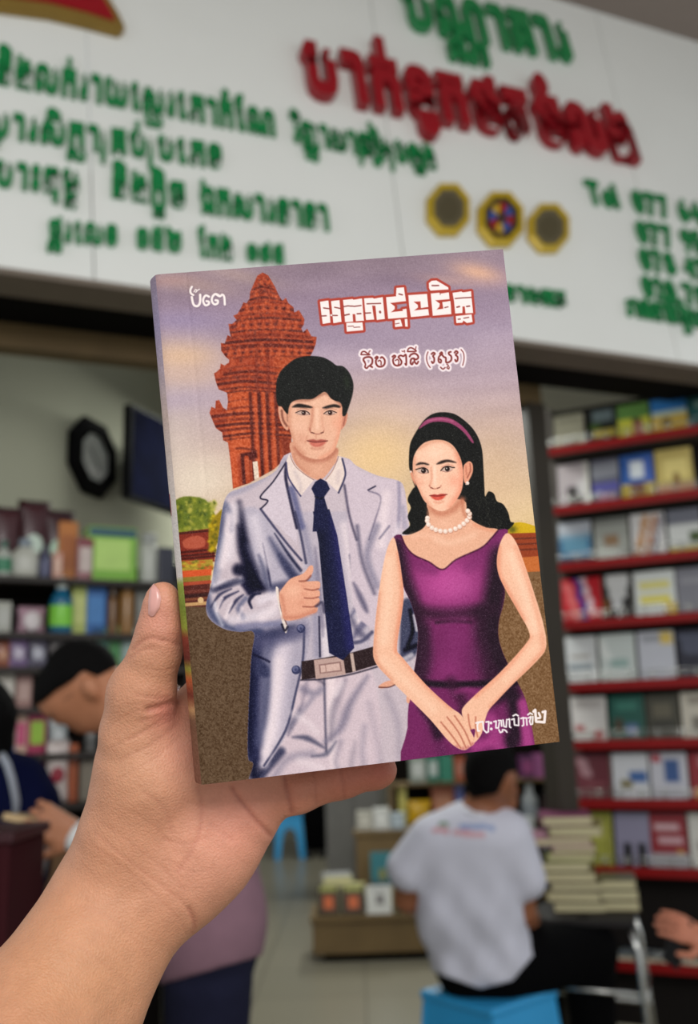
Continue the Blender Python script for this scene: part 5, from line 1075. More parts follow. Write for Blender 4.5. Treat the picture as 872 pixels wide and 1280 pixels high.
    S('D', [(180, 60), (170, 120)], (206, 198, 210), 24, 18, .6)
    # his arm behind the woman
    K.fill('D', [(205, 360), (265, 380), (268, 560), (200, 600), (195, 480)], (84, 88, 126), 8); S('D', [(235, 400), (245, 480), (225, 545)], (36, 36, 60), 16, 9, .9); S('D', [(250, 420), (262, 480)], (196, 192, 206), 12, 7, .8); S('D', [(215, 560), (262, 540)], (40, 40, 66), 18, 10, .9)
    S('D', [(205, 600), (240, 580)], (190, 186, 200), 20, 10, .8)
    # deeper folds
    for q, c, w, a in [([(330, 60), (350, 160), (392, 260), (398, 320)], DK, 40, .9), ([(372, 260), (388, 300), (440, 320)], DK, 40, .85), ([(206, 300), (225, 325), (290, 300), (350, 285)], (60, 64, 108), 22, .7), ([(205, 260), (240, 130), (270, 20)], (96, 100, 146), 26, .7),
                       ([(380, 560), (382, 700), (378, 860), (384, 1010)], (44, 48, 92), 34, .9), ([(395, 1050), (400, 1120)], (40, 44, 84), 50, .95), ([(420, 520), (500, 500), (560, 480)], (70, 74, 122), 34, .7), ([(460, 640), (452, 780), (440, 900)], (92, 96, 142), 26, .6), ([(540, 320), (590, 300)], (56, 60, 104), 22, .8),
                       ([(415, 180), (440, 260), (450, 315)], (96, 100, 144), 24, .7), ([(500, 180), (550, 260), (580, 300)], (70, 74, 120), 26, .8), ([(650, 150), (668, 330), (684, 520)], (120, 118, 152), 20, .6), ([(800, 440), (830, 500), (870, 530)], (98, 98, 138), 26, .7), ([(812, 300), (850, 380), (868, 420)], (88, 88, 130), 22, .7),
                       ([(780, 700), (730, 830), (720, 950)], (130, 126, 152), 30, .6), ([(600, 800), (560, 880), (540, 930)], (110, 110, 146), 22, .6), ([(640, 680), (690, 720)], (90, 88, 118), 16, .6), ([(620, 700), (600, 790)], (128, 124, 154), 22, .5), ([(820, 960), (800, 1090)], (150, 144, 164), 26, .5)]:
        S('C', q, c, w, w*.7, a, [.3, 1, 1, .4])
    for q, w, a in [([(290, 20), (280, 120), (262, 220)], 26, .8), ([(240, 410), (262, 360)], 10, .7), ([(275, 440), (300, 380)], 12, .7), ([(330, 440), (345, 400)], 12, .6), ([(430, 440), (480, 400), (490, 360)], 30, .7), ([(500, 620), (490, 760), (470, 900), (450, 1000)], 34, .75), ([(740, 760), (760, 720)], 24, .6), ([(560, 840), (620, 880), (660, 920)], 24, .5), ([(590, 1040), (680, 1070)], 30, .5)]:
        S('C', q, (216, 207, 214), w, w*.9, a)
    sm_ = (mb > .5)[..., None]; q = K.img.copy(); q[..., 2] -= .45*np.maximum(q[..., 2]-(q[..., 0]+q[..., 1])/2, 0); q = 168+(q-168)*1.22+np.array([4, 1, 0]); K.img[:] = np.where(sm_, np.clip(q, 18, 232), K.img)
    # belt
    K.fill('E', [(228, 540), (300, 530), (470, 500), (600, 465), (600, 560), (470, 598), (300, 622), (228, 632)], (52, 38, 40), 2, sm=False)
    S('E', [(225, 632), (330, 628), (470, 606), (600, 570)], (40, 36, 50), 8, 6, .8)
    K.fill('E', [(288, 534), (432, 516), (446, 606), (298, 628)], (186, 158, 152), 2, sm=False); K.fill('E', [(312, 556), (420, 542), (428, 590), (318, 602)], (146, 116, 112), 2, sm=False); K.fill('E', [(320, 562), (414, 550), (420, 584), (324, 596)], (206, 176, 168), 2, sm=False)
    S('E', [(345, 555), (350, 595)], (160, 128, 122), 5, 3, .8); K.fill('E', [(466, 503), (482, 500), (496, 590), (480, 594)], (190, 168, 160), 2, sm=False)
    for cx, cy in ((592, 488), (572, 660)): K.dot('C', (cx, cy), 18, (58, 60, 92)); K.dot('C', (cx-3, cy-4), 12, (108, 110, 142)); K.dot('C', (cx, cy), 6, (70, 72, 106))
    K.clip = None
    # ---- neck, collar, tie
    SK = (222, 172, 148)
    K.fill('M', [(284, 760), (272, 860), (300, 930), (350, 990), (420, 1040), (480, 1062), (530, 1040), (590, 965), (626, 900), (606, 800)], (212, 158, 134), 2)
    K.line('M', [(300, 810), (360, 880), (460, 915), (560, 890), (620, 830)], (176, 112, 92), 30, 26, .75); K.line('M', [(290, 860), (320, 940), (400, 1010)], (190, 130, 108), 18, 14, .5); K.blob('M', (480, 980), 60, 50, (226, 176, 152), .6)
    K.fill('M', [(256, 856), (230, 920), (238, 1000), (258, 1062), (345, 1186), (448, 1062), (372, 1012), (300, 940)], (226, 208, 202), 2, sm=False)
    K.fill('M', [(642, 872), (668, 900), (690, 1000), (682, 1060), (640, 1162), (536, 1062), (590, 990), (630, 920)], (226, 208, 202), 2, sm=False)
    K.line('M', [(262, 870), (300, 950), (380, 1020), (448, 1062)], (150, 108, 98), 6, 4, .8); K.line('M', [(640, 880), (596, 985), (540, 1060)], (150, 108, 98), 6, 4, .8)
    K.line('M', [(232, 925), (240, 1000), (262, 1066), (345, 1186)], (66, 64, 100), 12, 6, .9); K.line('M', [(668, 900), (692, 1000), (682, 1062), (640, 1162)], (52, 52, 84), 14, 7, .9)
    K.line('M', [(300, 1000), (340, 1090), (345, 1150)], (200, 184, 186), 26, 20, .6); K.line('M', [(640, 1000), (632, 1080)], (200, 182, 184), 30, 20, .5)
    TIE = (32, 34, 66)
    K.fill('A', [(700, 1010), (716, 982), (738, 968), (764, 982), (778, 1012), (754, 1046), (770, 1100), (786, 1190), (706, 1190), (712, 1100), (716, 1044)], TIE, 2, sm=False)
    mt = K.fill('C', [(640, 0), (652, 60), (665, 130), (685, 350), (710, 590), (768, 622), (815, 570), (782, 350), (742, 100), (709, -10)], TIE, 2, sm=False, keep=True)
    K.clip = mt; K.line('C', [(735, 30), (770, 300), (800, 560)], (48, 46, 104), 40, 30, .7); K.line('C', [(670, 100), (700, 400)], (24, 26, 46), 40, 30, .7); K.clip = None
    K.line('A', [(716, 1044), (734, 1052), (752, 1046)], (16, 16, 34), 6, 4, .8)
    # ---- man's head
    K.fill('M', [(170, 485), (170, 540), (188, 610), (214, 655), (246, 670), (250, 560), (215, 520), (190, 488)], (216, 160, 136), 2); K.line('M', [(195, 520), (205, 590), (235, 640)], (120, 72, 60), 16, 10, .8); K.line('M', [(240, 520), (246, 600)], (90, 56, 48), 14, 9, .8)
    K.fill('M', [(664, 560), (706, 542), (702, 600), (682, 648), (652, 668)], (206, 142, 120), 2); K.line('M', [(690, 570), (676, 640)], (150, 92, 78), 9, 7, .8)
    mf = K.fill('M', [(245, 430), (240, 560), (252, 640), (272, 720), (300, 795), (345, 850), (400, 884), (460, 899), (520, 893), (570, 865), (610, 820), (640, 740), (660, 640), (668, 560), (668, 470), (640, 400), (540, 360), (450, 380), (350, 410)], (226, 178, 154), 2, keep=True)
    K.clip = mf
    K.line('M', [(246, 480), (250, 620), (290, 780), (360, 860)], (198, 138, 114), 40, 34, .7); K.line('M', [(664, 480), (650, 680), (600, 830), (500, 895)], (222, 150, 124), 36, 30, .6)
    K.blob('M', (620, 620), 40, 60, (232, 164, 138), .5); K.blob('M', (330, 640), 60, 50, (230, 184, 162), .6); K.blob('M', (480, 460), 70, 40, (232, 188, 164), .6); K.blob('M', (350, 740), 40, 50, (212, 156, 134), .6); K.blob('M', (470, 850), 50, 25, (228, 178, 154), .6)
    K.line('M', [(260, 440), (400, 440), (480, 410), (540, 390), (600, 430), (660, 480)], (150, 96, 80), 20, 20, .6)
    K.line('M', [(436, 500), (428, 600), (412, 668)], (194, 134, 112), 22, 18, .7); K.line('M', [(510, 510), (512, 620), (526, 670)], (214, 156, 134), 14, 14, .6); K.line('M', [(470, 520), (472, 660)], (238, 198, 176), 26, 18, .7)
    K.line('M', [(416, 662), (420, 690), (440, 697), (478, 706), (512, 695), (524, 680)], (150, 88, 76), 8, 7, .7); K.line('M', [(428, 692), (446, 698)], (86, 46, 42), 8, 5, .8); K.line('M', [(502, 697), (518, 692)], (86, 46, 42), 8, 5, .8)
    K.line('M', [(462, 715), (464, 740)], (206, 148, 128), 14, 10, .6); K.line('M', [(395, 720), (380, 770)], (200, 140, 118), 14, 12, .5); K.line('M', [(430, 815), (470, 822), (520, 812)], (192, 132, 112), 16, 12, .6)
    K.fill('M', [(300, 540), (335, 518), (375, 516), (405, 532), (414, 556), (370, 562), (330, 556)], (206, 168, 154), 5, .8); K.fill('M', [(312, 540), (340, 528), (372, 526), (402, 540), (408, 552), (370, 556), (330, 552)], (196, 168, 156), 3)
    K.dot('M', (366, 540), 17, (58, 34, 30)); K.dot('M', (361, 536), 4, (214, 206, 200)); K.line('M', [(305, 538), (335, 525), (372, 523), (402, 536), (412, 552)], (40, 24, 24), 7, 4, .95); K.line('M', [(315, 545), (360, 557), (405, 553)], (130, 84, 74), 4, 3, .7); K.line('M', [(315, 515), (360, 504), (405, 515)], (176, 118, 100), 7, 6, .6)
    K.fill('M', [(524, 546), (550, 530), (578, 525), (606, 535), (618, 541), (592, 557), (552, 557)], (196, 166, 154), 3); K.dot('M', (572, 540), 17, (58, 34, 30)); K.dot('M', (567, 536), 4, (214, 206, 200)); K.line('M', [(522, 548), (548, 529), (578, 523), (608, 533), (622, 539)], (40, 24, 24), 7, 4, .95); K.line('M', [(530, 550), (570, 560), (608, 548)], (130, 84, 74), 4, 3, .7); K.line('M', [(525, 520), (570, 506), (620, 515)], (176, 118, 100), 7, 6, .6)
    K.fill('M', [(276, 494), (318, 468), (380, 476), (430, 492), (424, 502), (370, 500), (318, 497)], (38, 32, 30), 4); K.fill('M', [(512, 500), (558, 482), (610, 474), (650, 490), (642, 502), (600, 497), (540, 507)], (38, 32, 30), 4)
    K.fill('M', [(394, 756), (440, 745), (470, 753), (502, 746), (553, 758), (500, 772), (440, 772)], (168, 92, 82), 4); K.fill('M', [(412, 766), (470, 768), (540, 764), (512, 796), (470, 806), (432, 796)], (196, 112, 98), 5); K.line('M', [(394, 757), (440, 766), (470, 768), (510, 765), (554, 758)], (92, 44, 42), 6, 4, .9); K.blob('M', (470, 785), 26, 8, (216, 136, 120), .6)
    K.clip = None
    mh = K.fill('M', [(150, 330), (160, 270), (185, 215), (240, 160), (300, 118), (380, 98), (450, 98), (520, 110), (580, 142), (620, 172), (668, 178), (710, 215), (740, 270), (753, 330), (746, 400), (726, 470), (706, 530), (692, 562), (668, 562), (666, 500), (650, 462), (612, 447), (575, 425), (548, 388), (522, 378), (482, 402), (430, 432), (350, 434), (300, 442), (268, 462), (250, 500), (242, 548), (216, 522), (195, 490), (165, 480), (152, 420)], (30, 31, 29), 2.5, keep=True)
    K.clip = mh
    for i in range(60):
        x = r.uniform(170, 740); y = r.uniform(110, 420); K.line('M', [(x, y), (x+r.uniform(-30, 30)+(x-450)*.1, y+r.uniform(20, 60))], [(52, 56, 52), (18, 18, 18)][i % 2], 6, 5, .35)
    K.blob('M', (700, 300), 24, 60, (52, 62, 44), .5); K.line('M', [(560, 390), (590, 430), (620, 445)], (18, 18, 16), 8, 4, .8)
    K.clip = None
    # ---- his hand on the lapel
    K.fill('C', [(486, 330), (498, 322), (508, 400), (530, 462), (536, 488), (522, 496)], (226, 212, 206), 2); K.line('C', [(500, 325), (508, 400), (532, 470)], (100, 70, 70), 5, 3, .8); K.line('C', [(512, 470), (524, 496), (536, 480)], (30, 28, 46), 9, 4, .9)
    K.fill('C', [(500, 345), (520, 310), (550, 278), (600, 258), (625, 228), (640, 226), (642, 248), (630, 272), (612, 290), (660, 290), (672, 300), (668, 322), (650, 328), (668, 330), (670, 352), (655, 360), (668, 362), (668, 385), (655, 395), (662, 402), (655, 420), (620, 432), (580, 448), (525, 452), (508, 400)], (224, 166, 142), 2)
    for q in ([(606, 322), (640, 328), (664, 322)], [(606, 360), (640, 362), (664, 356)], [(600, 396), (640, 398), (662, 390)]): K.line('C', q, (150, 88, 74), 6, 4, .8)
    K.line('C', [(585, 290), (612, 288), (632, 268)], (140, 80, 68), 7, 5, .8); K.line('C', [(520, 440), (580, 440), (650, 415)], (190, 122, 100), 18, 14, .6); K.blob('C', (560, 330), 36, 26, (234, 184, 160), .7); K.line('C', [(510, 350), (525, 420)], (196, 132, 110), 14, 10, .6)
    for q in ((602, 310), (602, 345), (598, 380)): K.blob('C', q, 12, 10, (214, 148, 126), .6)
    K.line('C', [(655, 395), (680, 380), (690, 420)], (40, 38, 64), 12, 7, .6)
    # ---- the woman
    W = (232, 186, 162)
    HR = (26, 26, 24)
    K.fill('F', [(165, 600), (122, 640), (104, 690), (126, 740), (104, 800), (120, 862), (66, 915), (130, 922), (210, 895), (260, 830), (262, 760), (230, 700)], HR, 2)
    mh = K.fill('F', [(115, 340), (130, 280), (175, 200), (215, 145), (270, 105), (340, 92), (420, 105), (490, 150), (550, 210), (590, 280), (612, 360), (620, 470), (627, 600), (632, 668), (655, 634), (692, 650), (712, 700), (755, 722), (790, 780), (805, 838), (830, 850), (806, 882), (760, 908), (700, 900), (620, 890), (500, 860), (300, 800), (200, 700), (150, 590), (122, 500), (112, 450)], HR, 2, keep=True)
    K.clip = mh
    for i in range(40):
        x = r.uniform(560, 780); y = r.uniform(640, 880); K.line('F', [(x, y), (x+14, y+26), (x+4, y+50)], [(58, 58, 52), (12, 12, 12)][i % 2], 7, 5, .45)
    for i in range(24):
        x = r.uniform(180, 560); K.line('F', [(x, 170+r.uniform(0, 60)), ((x-330)*1.2+340, 330)], [(46, 46, 44), (14, 14, 14)][i % 2], 5, 5, .4)
    K.clip = None
    K.fill('F', [(178, 205), (215, 155), (270, 130), (340, 125), (400, 138), (460, 175), (510, 225), (552, 292), (540, 300), (490, 236), (440, 194), (390, 168), (330, 157), (270, 160), (225, 178)], (152, 74, 110), 2.5); K.line('F', [(240, 150), (330, 138), (410, 155)], (186, 106, 140), 12, 8, .6)
    K.fill('F', [(250, 700), (250, 780), (240, 835), (205, 885), (130, 922), (56, 945), (110, 1060), (600, 1060), (722, 905), (640, 880), (562, 842), (508, 790), (482, 690)], (226, 174, 148), 2)
    K.fill('D', [(195, 100), (240, 120), (500, 120), (580, 90), (520, 160), (420, 205), (365, 246), (300, 212), (240, 180)], (226, 176, 150), 3)
    K.line('F', [(262, 740), (300, 775), (350, 782), (420, 750), (475, 690)], (190, 122, 98), 40, 34, .75); K.line('F', [(478, 690), (484, 770), (510, 820)], (186, 118, 94), 22, 16, .6); K.line('F', [(245, 770), (240, 830)], (204, 144, 118), 20, 16, .6)
    K.blob('F', (360, 850), 80, 40, (234, 186, 162), .6); K.line('F', [(560, 860), (640, 890), (720, 910)], (220, 146, 116), 24, 18, .5); K.line('F', [(300, 960), (400, 980), (560, 930)], (236, 194, 170), 40, 34, .6); K.line('F', [(140, 935), (240, 930), (340, 960)], (236, 190, 166), 36, 30, .6)
    K.fill('F', [(122, 490), (138, 500), (160, 590), (140, 560), (126, 525)], (216, 150, 124), 2); K.dot('F', (124, 496), 6, (224, 208, 202))
    mf = K.fill('F', [(200, 312), (240, 290), (300, 280), (360, 288), (410, 318), (446, 370), (470, 430), (482, 500), (480, 580), (466, 640), (430, 700), (390, 745), (345, 765), (300, 757), (255, 730), (214, 690), (180, 620), (154, 560), (140, 500), (140, 420), (160, 360)], (238, 194, 170), 2, keep=True)
    K.clip = mf
    K.line('F', [(450, 380), (478, 500), (466, 630), (400, 735)], (226, 138, 112), 50, 36, .6); K.line('F', [(150, 400), (150, 520), (190, 640), (260, 735)], (214, 146, 120), 24, 22, .6); K.blob('F', (425, 560), 45, 45, (236, 160, 136), .6); K.blob('F', (190, 570), 30, 40, (234, 168, 144), .5)
    K.line('F', [(180, 340), (260, 295), (350, 292), (430, 350), (466, 430)], (206, 142, 116), 22, 22, .6); K.blob('F', (290, 370), 70, 40, (244, 206, 184), .7); K.blob('F', (340, 720), 50, 20, (240, 192, 168), .6)
    K.line('F', [(262, 470), (268, 540), (256, 590)], (218, 156, 132), 14, 12, .7); K.line('F', [(288, 460), (290, 580)], (246, 212, 192), 20, 14, .7); K.line('F', [(252, 590), (262, 608), (290, 614), (320, 606), (332, 592)], (176, 106, 90), 7, 6, .7); K.line('F', [(262, 604), (276, 610)], (110, 56, 50), 6, 4, .8); K.line('F', [(306, 610), (322, 604)], (110, 56, 50), 6, 4, .8)
    K.fill('F', [(160, 452), (180, 434), (215, 434), (248, 446), (240, 452), (205, 446)], (44, 32, 30), 4); K.fill('F', [(300, 446), (330, 424), (380, 416), (430, 432), (425, 438), (375, 432), (330, 444)], (44, 32, 30), 4)
    K.fill('F', [(168, 492), (190, 476), (215, 474), (240, 490), (240, 504), (205, 508), (185, 502)], (204, 176, 164), 3); K.dot('F', (212, 490), 17, (44, 28, 26)); K.line('F', [(160, 482), (185, 474), (215, 470), (240, 486), (244, 502)], (28, 18, 18), 8, 4, .95); K.line('F', [(180, 502), (210, 510), (240, 505)], (140, 84, 76), 4, 3, .7); K.dot('F', (207, 486), 4, (220, 212, 206))
    K.fill('F', [(332, 486), (350, 470), (378, 464), (404, 472), (414, 478), (390, 496), (355, 498)], (204, 176, 164), 3); K.dot('F', (374, 479), 17, (44, 28, 26)); K.line('F', [(330, 490), (350, 468), (378, 461), (406, 468), (422, 470)], (28, 18, 18), 8, 4, .95); K.line('F', [(340, 494), (375, 500), (408, 486)], (140, 84, 76), 4, 3, .7); K.dot('F', (369, 475), 4, (220, 212, 206))
    K.line('F', [(172, 466), (210, 458), (240, 470)], (200, 136, 120), 8, 7, .6); K.line('F', [(335, 466), (375, 448), (415, 458)], (200, 136, 120), 8, 7, .6)
    K.fill('F', [(254, 660), (285, 651), (308, 654), (332, 648), (372, 652), (340, 664), (300, 668)], (170, 66, 58), 3); K.fill('F', [(262, 663), (308, 664), (362, 656), (340, 684), (308, 692), (282, 684)], (206, 88, 74), 4); K.line('F', [(254, 660), (300, 664), (340, 660), (374, 652)], (112, 38, 38), 5, 3, .9); K.blob('F', (310, 677), 16, 6, (226, 124, 108), .6); K.line('F', [(285, 704), (315, 710), (345, 700)], (216, 150, 126), 14, 10, .6)
    K.clip = None
    K.fill('F', [(484, 470), (500, 440), (526, 428), (546, 450), (547, 500), (526, 550), (506, 578), (488, 562)], (226, 160, 134), 2); K.line('F', [(528, 445), (532, 490), (510, 540)], (150, 86, 72), 9, 7, .8); K.line('F', [(500, 460), (505, 520)], (190, 120, 100), 10, 8, .7); K.dot('F', (512, 576), 12, (232, 216, 208)); K.dot('F', (503, 583), 6, (206, 180, 170))
    # dress
    DR = (116, 48, 96)
    md = K.fill('D', [(166, 112), (196, 96), (216, 140), (250, 176), (310, 204), (365, 236), (420, 196), (520, 150), (560, 112), (586, 82), (622, 76), (627, 95), (604, 170), (592, 250), (616, 320), (610, 380), (594, 440), (590, 500), (604, 560), (630, 620), (668, 692), (700, 760), (722, 850), (740, 960), (740, 1050), (236, 1050), (226, 870), (232, 760), (252, 640), (264, 560), (266, 480), (242, 380), (206, 300), (192, 200)], DR, 2, keep=True)
    K.clip = md
    K.blob('D', (380, 290), 150, 110, (188, 84, 152), .95); K.blob('D', (420, 300), 70, 50, (184, 90, 152), .6); K.line('D', [(200, 130), (240, 200), (330, 240)], (124, 52, 104), 40, 30, .6); K.line('D', [(610, 90), (540, 180), (470, 230)], (134, 58, 112), 40, 30, .6)
    K.line('D', [(180, 140), (205, 260), (240, 360), (268, 470), (262, 640)], (42, 26, 40), 60, 40, .9); K.line('D', [(600, 190), (585, 300), (570, 420), (580, 560), (640, 680)], (40, 26, 38), 90, 46, .95); K.line('D', [(250, 400), (380, 420), (560, 400)], (52, 28, 46), 50, 34, .8)
    K.line('D', [(340, 450), (400, 445), (480, 450)], (50, 26, 44), 12, 9, .8); K.line('D', [(520, 420), (530, 560), (560, 680)], (48, 28, 44), 70, 46, .8)
    K.line('D', [(290, 480), (300, 600), (280, 680)], (52, 30, 48), 50, 36, .8); K.blob('D', (420, 520), 60, 90, (132, 56, 110), .75); K.blob('D', (390, 640), 60, 60, (142, 60, 118), .7); K.blob('D', (500, 600), 40, 60, (96, 42, 82), .5)
    K.line('D', [(260, 690), (400, 700), (560, 695), (660, 690)], (34, 22, 34), 26, 14, .95); K.line('D', [(400, 690), (450, 780), (440, 860)], (60, 28, 52), 40, 30, .8); K.line('D', [(560, 750), (640, 740), (670, 850), (640, 940)], (42, 26, 40), 70, 34, .95)
    K.line('D', [(420, 730), (470, 720), (520, 740)], (150, 66, 124), 20, 16, .6); K.line('D', [(240, 800), (260, 880), (250, 980)], (122, 50, 102), 50, 40, .7); K.line('D', [(330, 880), (360, 960), (380, 1000)], (96, 40, 82), 40, 30, .7); K.line('D', [(560, 840), (580, 900), (600, 960)], (164, 72, 134), 50, 26, .8); K.line('D', [(690, 780), (700, 860), (712, 940)], (170, 76, 138), 44, 22, .9); K.line('D', [(500, 950), (560, 930)], (170, 74, 138), 40, 24, .8)
    K.line('D', [(285, 780), (330, 850), (350, 900)], (36, 22, 36), 40, 26, .8)
    K.clip = None
    K.line('D', [(196, 98), (216, 142), (250, 178), (310, 206), (365, 237), (420, 197), (520, 151), (562, 112), (588, 82)], (70, 26, 52), 6, 4, .85)
    # his fingers at her waist, her arms
    K.fill('D', [(108, 704), (140, 684), (176, 680), (180, 694), (150, 706), (120, 713)], (222, 164, 140), 2); K.line('D', [(110, 708), (150, 708), (178, 696)], (90, 50, 46), 5, 3, .8); K.fill('D', [(222, 745), (236, 748), (232, 772), (222, 768)], (222, 164, 140), 2)
    ma = K.fill('D', [(168, 106), (145, 140), (125, 220), (105, 350), (88, 520), (92, 602), (150, 672), (230, 752), (310, 832), (345, 872), (390, 925), (425, 953), (455, 963), (478, 950), (494, 938), (494, 915), (465, 860), (440, 820), (392, 785), (300, 700), (205, 590), (182, 550), (200, 420), (208, 330), (196, 230), (184, 160)], (234, 186, 160), 2, keep=True)
    K.clip = ma
    K.line('D', [(190, 170), (206, 320), (188, 480), (180, 560)], (220, 142, 114), 22, 16, .7); K.line('D', [(110, 330), (92, 520), (100, 600), (160, 680)], (214, 148, 122), 16, 14, .6); K.line('D', [(150, 200), (145, 360), (130, 520)], (242, 204, 180), 36, 30, .7); K.line('D', [(190, 570), (290, 690), (400, 790)], (226, 152, 124), 20, 16, .7); K.line('D', [(130, 600), (230, 700), (330, 800)], (242, 202, 178), 30, 24, .6)
    for q in ([(360, 850), (405, 905), (440, 955)], [(385, 830), (430, 890), (462, 955)], [(415, 825), (455, 885), (482, 945)]): K.line('D', q, (178, 106, 88), 6, 4, .8)
    for q in ((450, 957), (470, 952), (488, 938), (425, 950)): K.blob('D', q, 7, 8, (196, 120, 120), .8)
    K.clip = None
    mb2 = K.fill('D', [(626, 92), (662, 130), (700, 230), (740, 350), (775, 470), (783, 555), (742, 612), (650, 700), (590, 762), (548, 812), (525, 895), (500, 930), (492, 925), (498, 880), (470, 880), (452, 840), (444, 812), (452, 788), (500, 740), (600, 650), (700, 540), (716, 495), (672, 410), (620, 320), (592, 260), (584, 200), (598, 130)], (236, 188, 162), 2, keep=True)
    K.clip = mb2
    K.line('D', [(592, 150), (592, 250), (630, 330), (690, 440)], (222, 146, 118), 20, 16, .7); K.line('D', [(660, 150), (710, 290), (760, 480), (775, 560)], (226, 158, 130), 18, 16, .6); K.line('D', [(640, 180), (690, 320), (740, 480)], (244, 206, 182), 34, 28, .7); K.line('D', [(716, 510), (640, 620), (500, 745)], (228, 150, 122), 18, 16, .6); K.line('D', [(770, 570), (660, 690), (560, 790)], (224, 152, 124), 16, 14, .6); K.line('D', [(740, 550), (620, 680)], (242, 200, 174), 26, 22, .6)
    for q in ([(470, 820), (475, 860), (490, 905)], [(500, 830), (500, 870), (508, 910)]): K.line('D', q, (182, 108, 88), 6, 4, .8)
    K.clip = None
    for q in [(240, 812), (238, 830), (246, 856), (270, 878), (297, 892), (328, 900), (362, 903), (396, 897), (430, 886), (459, 871), (486, 852), (509, 830), (525, 806), (526, 784), (514, 765)]:
        K.dot('F', (q[0]+2, q[1]+5), 17, (176, 118, 98), .6); K.dot('F', q, 16, (232, 208, 196)); K.dot('F', (q[0]-3, q[1]-4), 8, (244, 228, 218))
    K.img = np.clip((K.img-126)*1.13+122, 4, 250)*np.array([.955, .945, .93])
    # ---- grain of the print
    r2 = np.random.RandomState(9)
    gr = r2.normal(0, 1, (CH, CW)); gr = (gr+np.roll(gr, 1, 1)+np.roll(gr, 1, 0))/1.7
    K.img += gr[..., None]*4
    dark = (K.img.mean(2) < 70)
    K.img += (dark*np.maximum(r2.normal(-.4, 1, (CH, CW)), 0)*18)[..., None]
    im = K.img
    # ---- lettering on the cover
    RD_, WT, BR = (168, 58, 44), (238, 224, 220), (124, 44, 40)
    blocks = [('X', [(68, 220), (152, 208), (172, 428), (96, 440)]), ('X', [(178, 215), (262, 205), (282, 420), (202, 434)]),
        ('X', [(296, 205), (390, 195), (400, 203), (485, 190), (492, 268), (505, 410), (425, 415), (418, 345), (392, 345), (398, 420), (318, 425), (305, 280)]), ('X', [(330, 432), (490, 428), (498, 505), (335, 518)]),
        ('X', [(505, 190), (590, 185), (605, 193), (690, 178), (712, 395), (632, 405), (618, 262), (585, 262), (606, 400), (526, 405)]),
        ('W', [(-68, 258), (30, 250), (34, 168), (108, 162), (128, 298), (-28, 316), (18, 350), (16, 378), (-20, 408), (98, 396), (96, 380), (134, 374), (142, 460), (-48, 474), (-60, 350)]), ('W', [(18, 488), (75, 480), (95, 548), (22, 556)]), ('W', [(118, 478), (142, 474), (148, 552), (122, 552)]),
        ('W', [(152, 240), (338, 228), (350, 358), (278, 368), (272, 302), (205, 306), (245, 336), (248, 362), (210, 392), (350, 378), (358, 440), (178, 458), (162, 350)]),
        ('W', [(375, 225), (460, 218), (470, 226), (555, 215), (560, 282), (420, 292), (465, 326), (460, 356), (432, 386), (500, 376), (490, 312), (570, 300), (580, 430), (395, 445), (384, 320)]), ('W', [(355, 122), (385, 98), (430, 95), (548, 165), (550, 186), (370, 195), (358, 170)]),
        ('W', [(592, 220), (680, 207), (692, 216), (775, 205), (780, 270), (795, 420), (720, 425), (712, 355), (690, 355), (690, 420), (618, 425), (605, 300)]), ('W', [(625, 450), (780, 435), (790, 510), (735, 520), (700, 495), (690, 515), (630, 520)])]
    for c, q in blocks: K.line(c, q+[q[0]], RD_, 50, 8, 1, sm=False); K.fill(c, q, RD_, 1.2, sm=False)
    for c, q in blocks: K.fill(c, q, WT, 1.1, sm=False)
    for c, q, w in [('X', [(105, 282), (162, 290)], 13), ('X', [(78, 362), (130, 360)], 13), ('X', [(214, 276), (270, 288)], 13), ('X', [(184, 356), (240, 358)], 13), ('X', [(305, 270), (345, 263), (410, 268), (475, 260)], 13), ('X', [(314, 356), (358, 346)], 15), ('X', [(438, 342), (474, 340)], 15), ('X', [(348, 466), (400, 464)], 9), ('X', [(405, 476), (466, 474)], 9),
                    ('X', [(535, 244), (670, 240)], 13), ('X', [(516, 336), (570, 334)], 14), ('X', [(664, 322), (666, 330)], 22), ('W', [(60, 228), (92, 236)], 15), ('W', [(26, 524), (62, 517)], 9), ('W', [(515, 366), (546, 358)], 12), ('W', [(388, 146), (452, 146)], 15), ('W', [(618, 276), (690, 270), (774, 266)], 13), ('W', [(636, 362), (660, 356)], 16), ('W', [(732, 356), (760, 352)], 16), ('W', [(648, 482), (668, 480)], 13), ('W', [(704, 472), (752, 464)], 12), ('W', [(470, 220), (468, 236)], 8)]:
        K.line(c, q, (130, 54, 50), w, 5, .95, sm=False)
    K.dot('X', (181, 354), 10, WT)
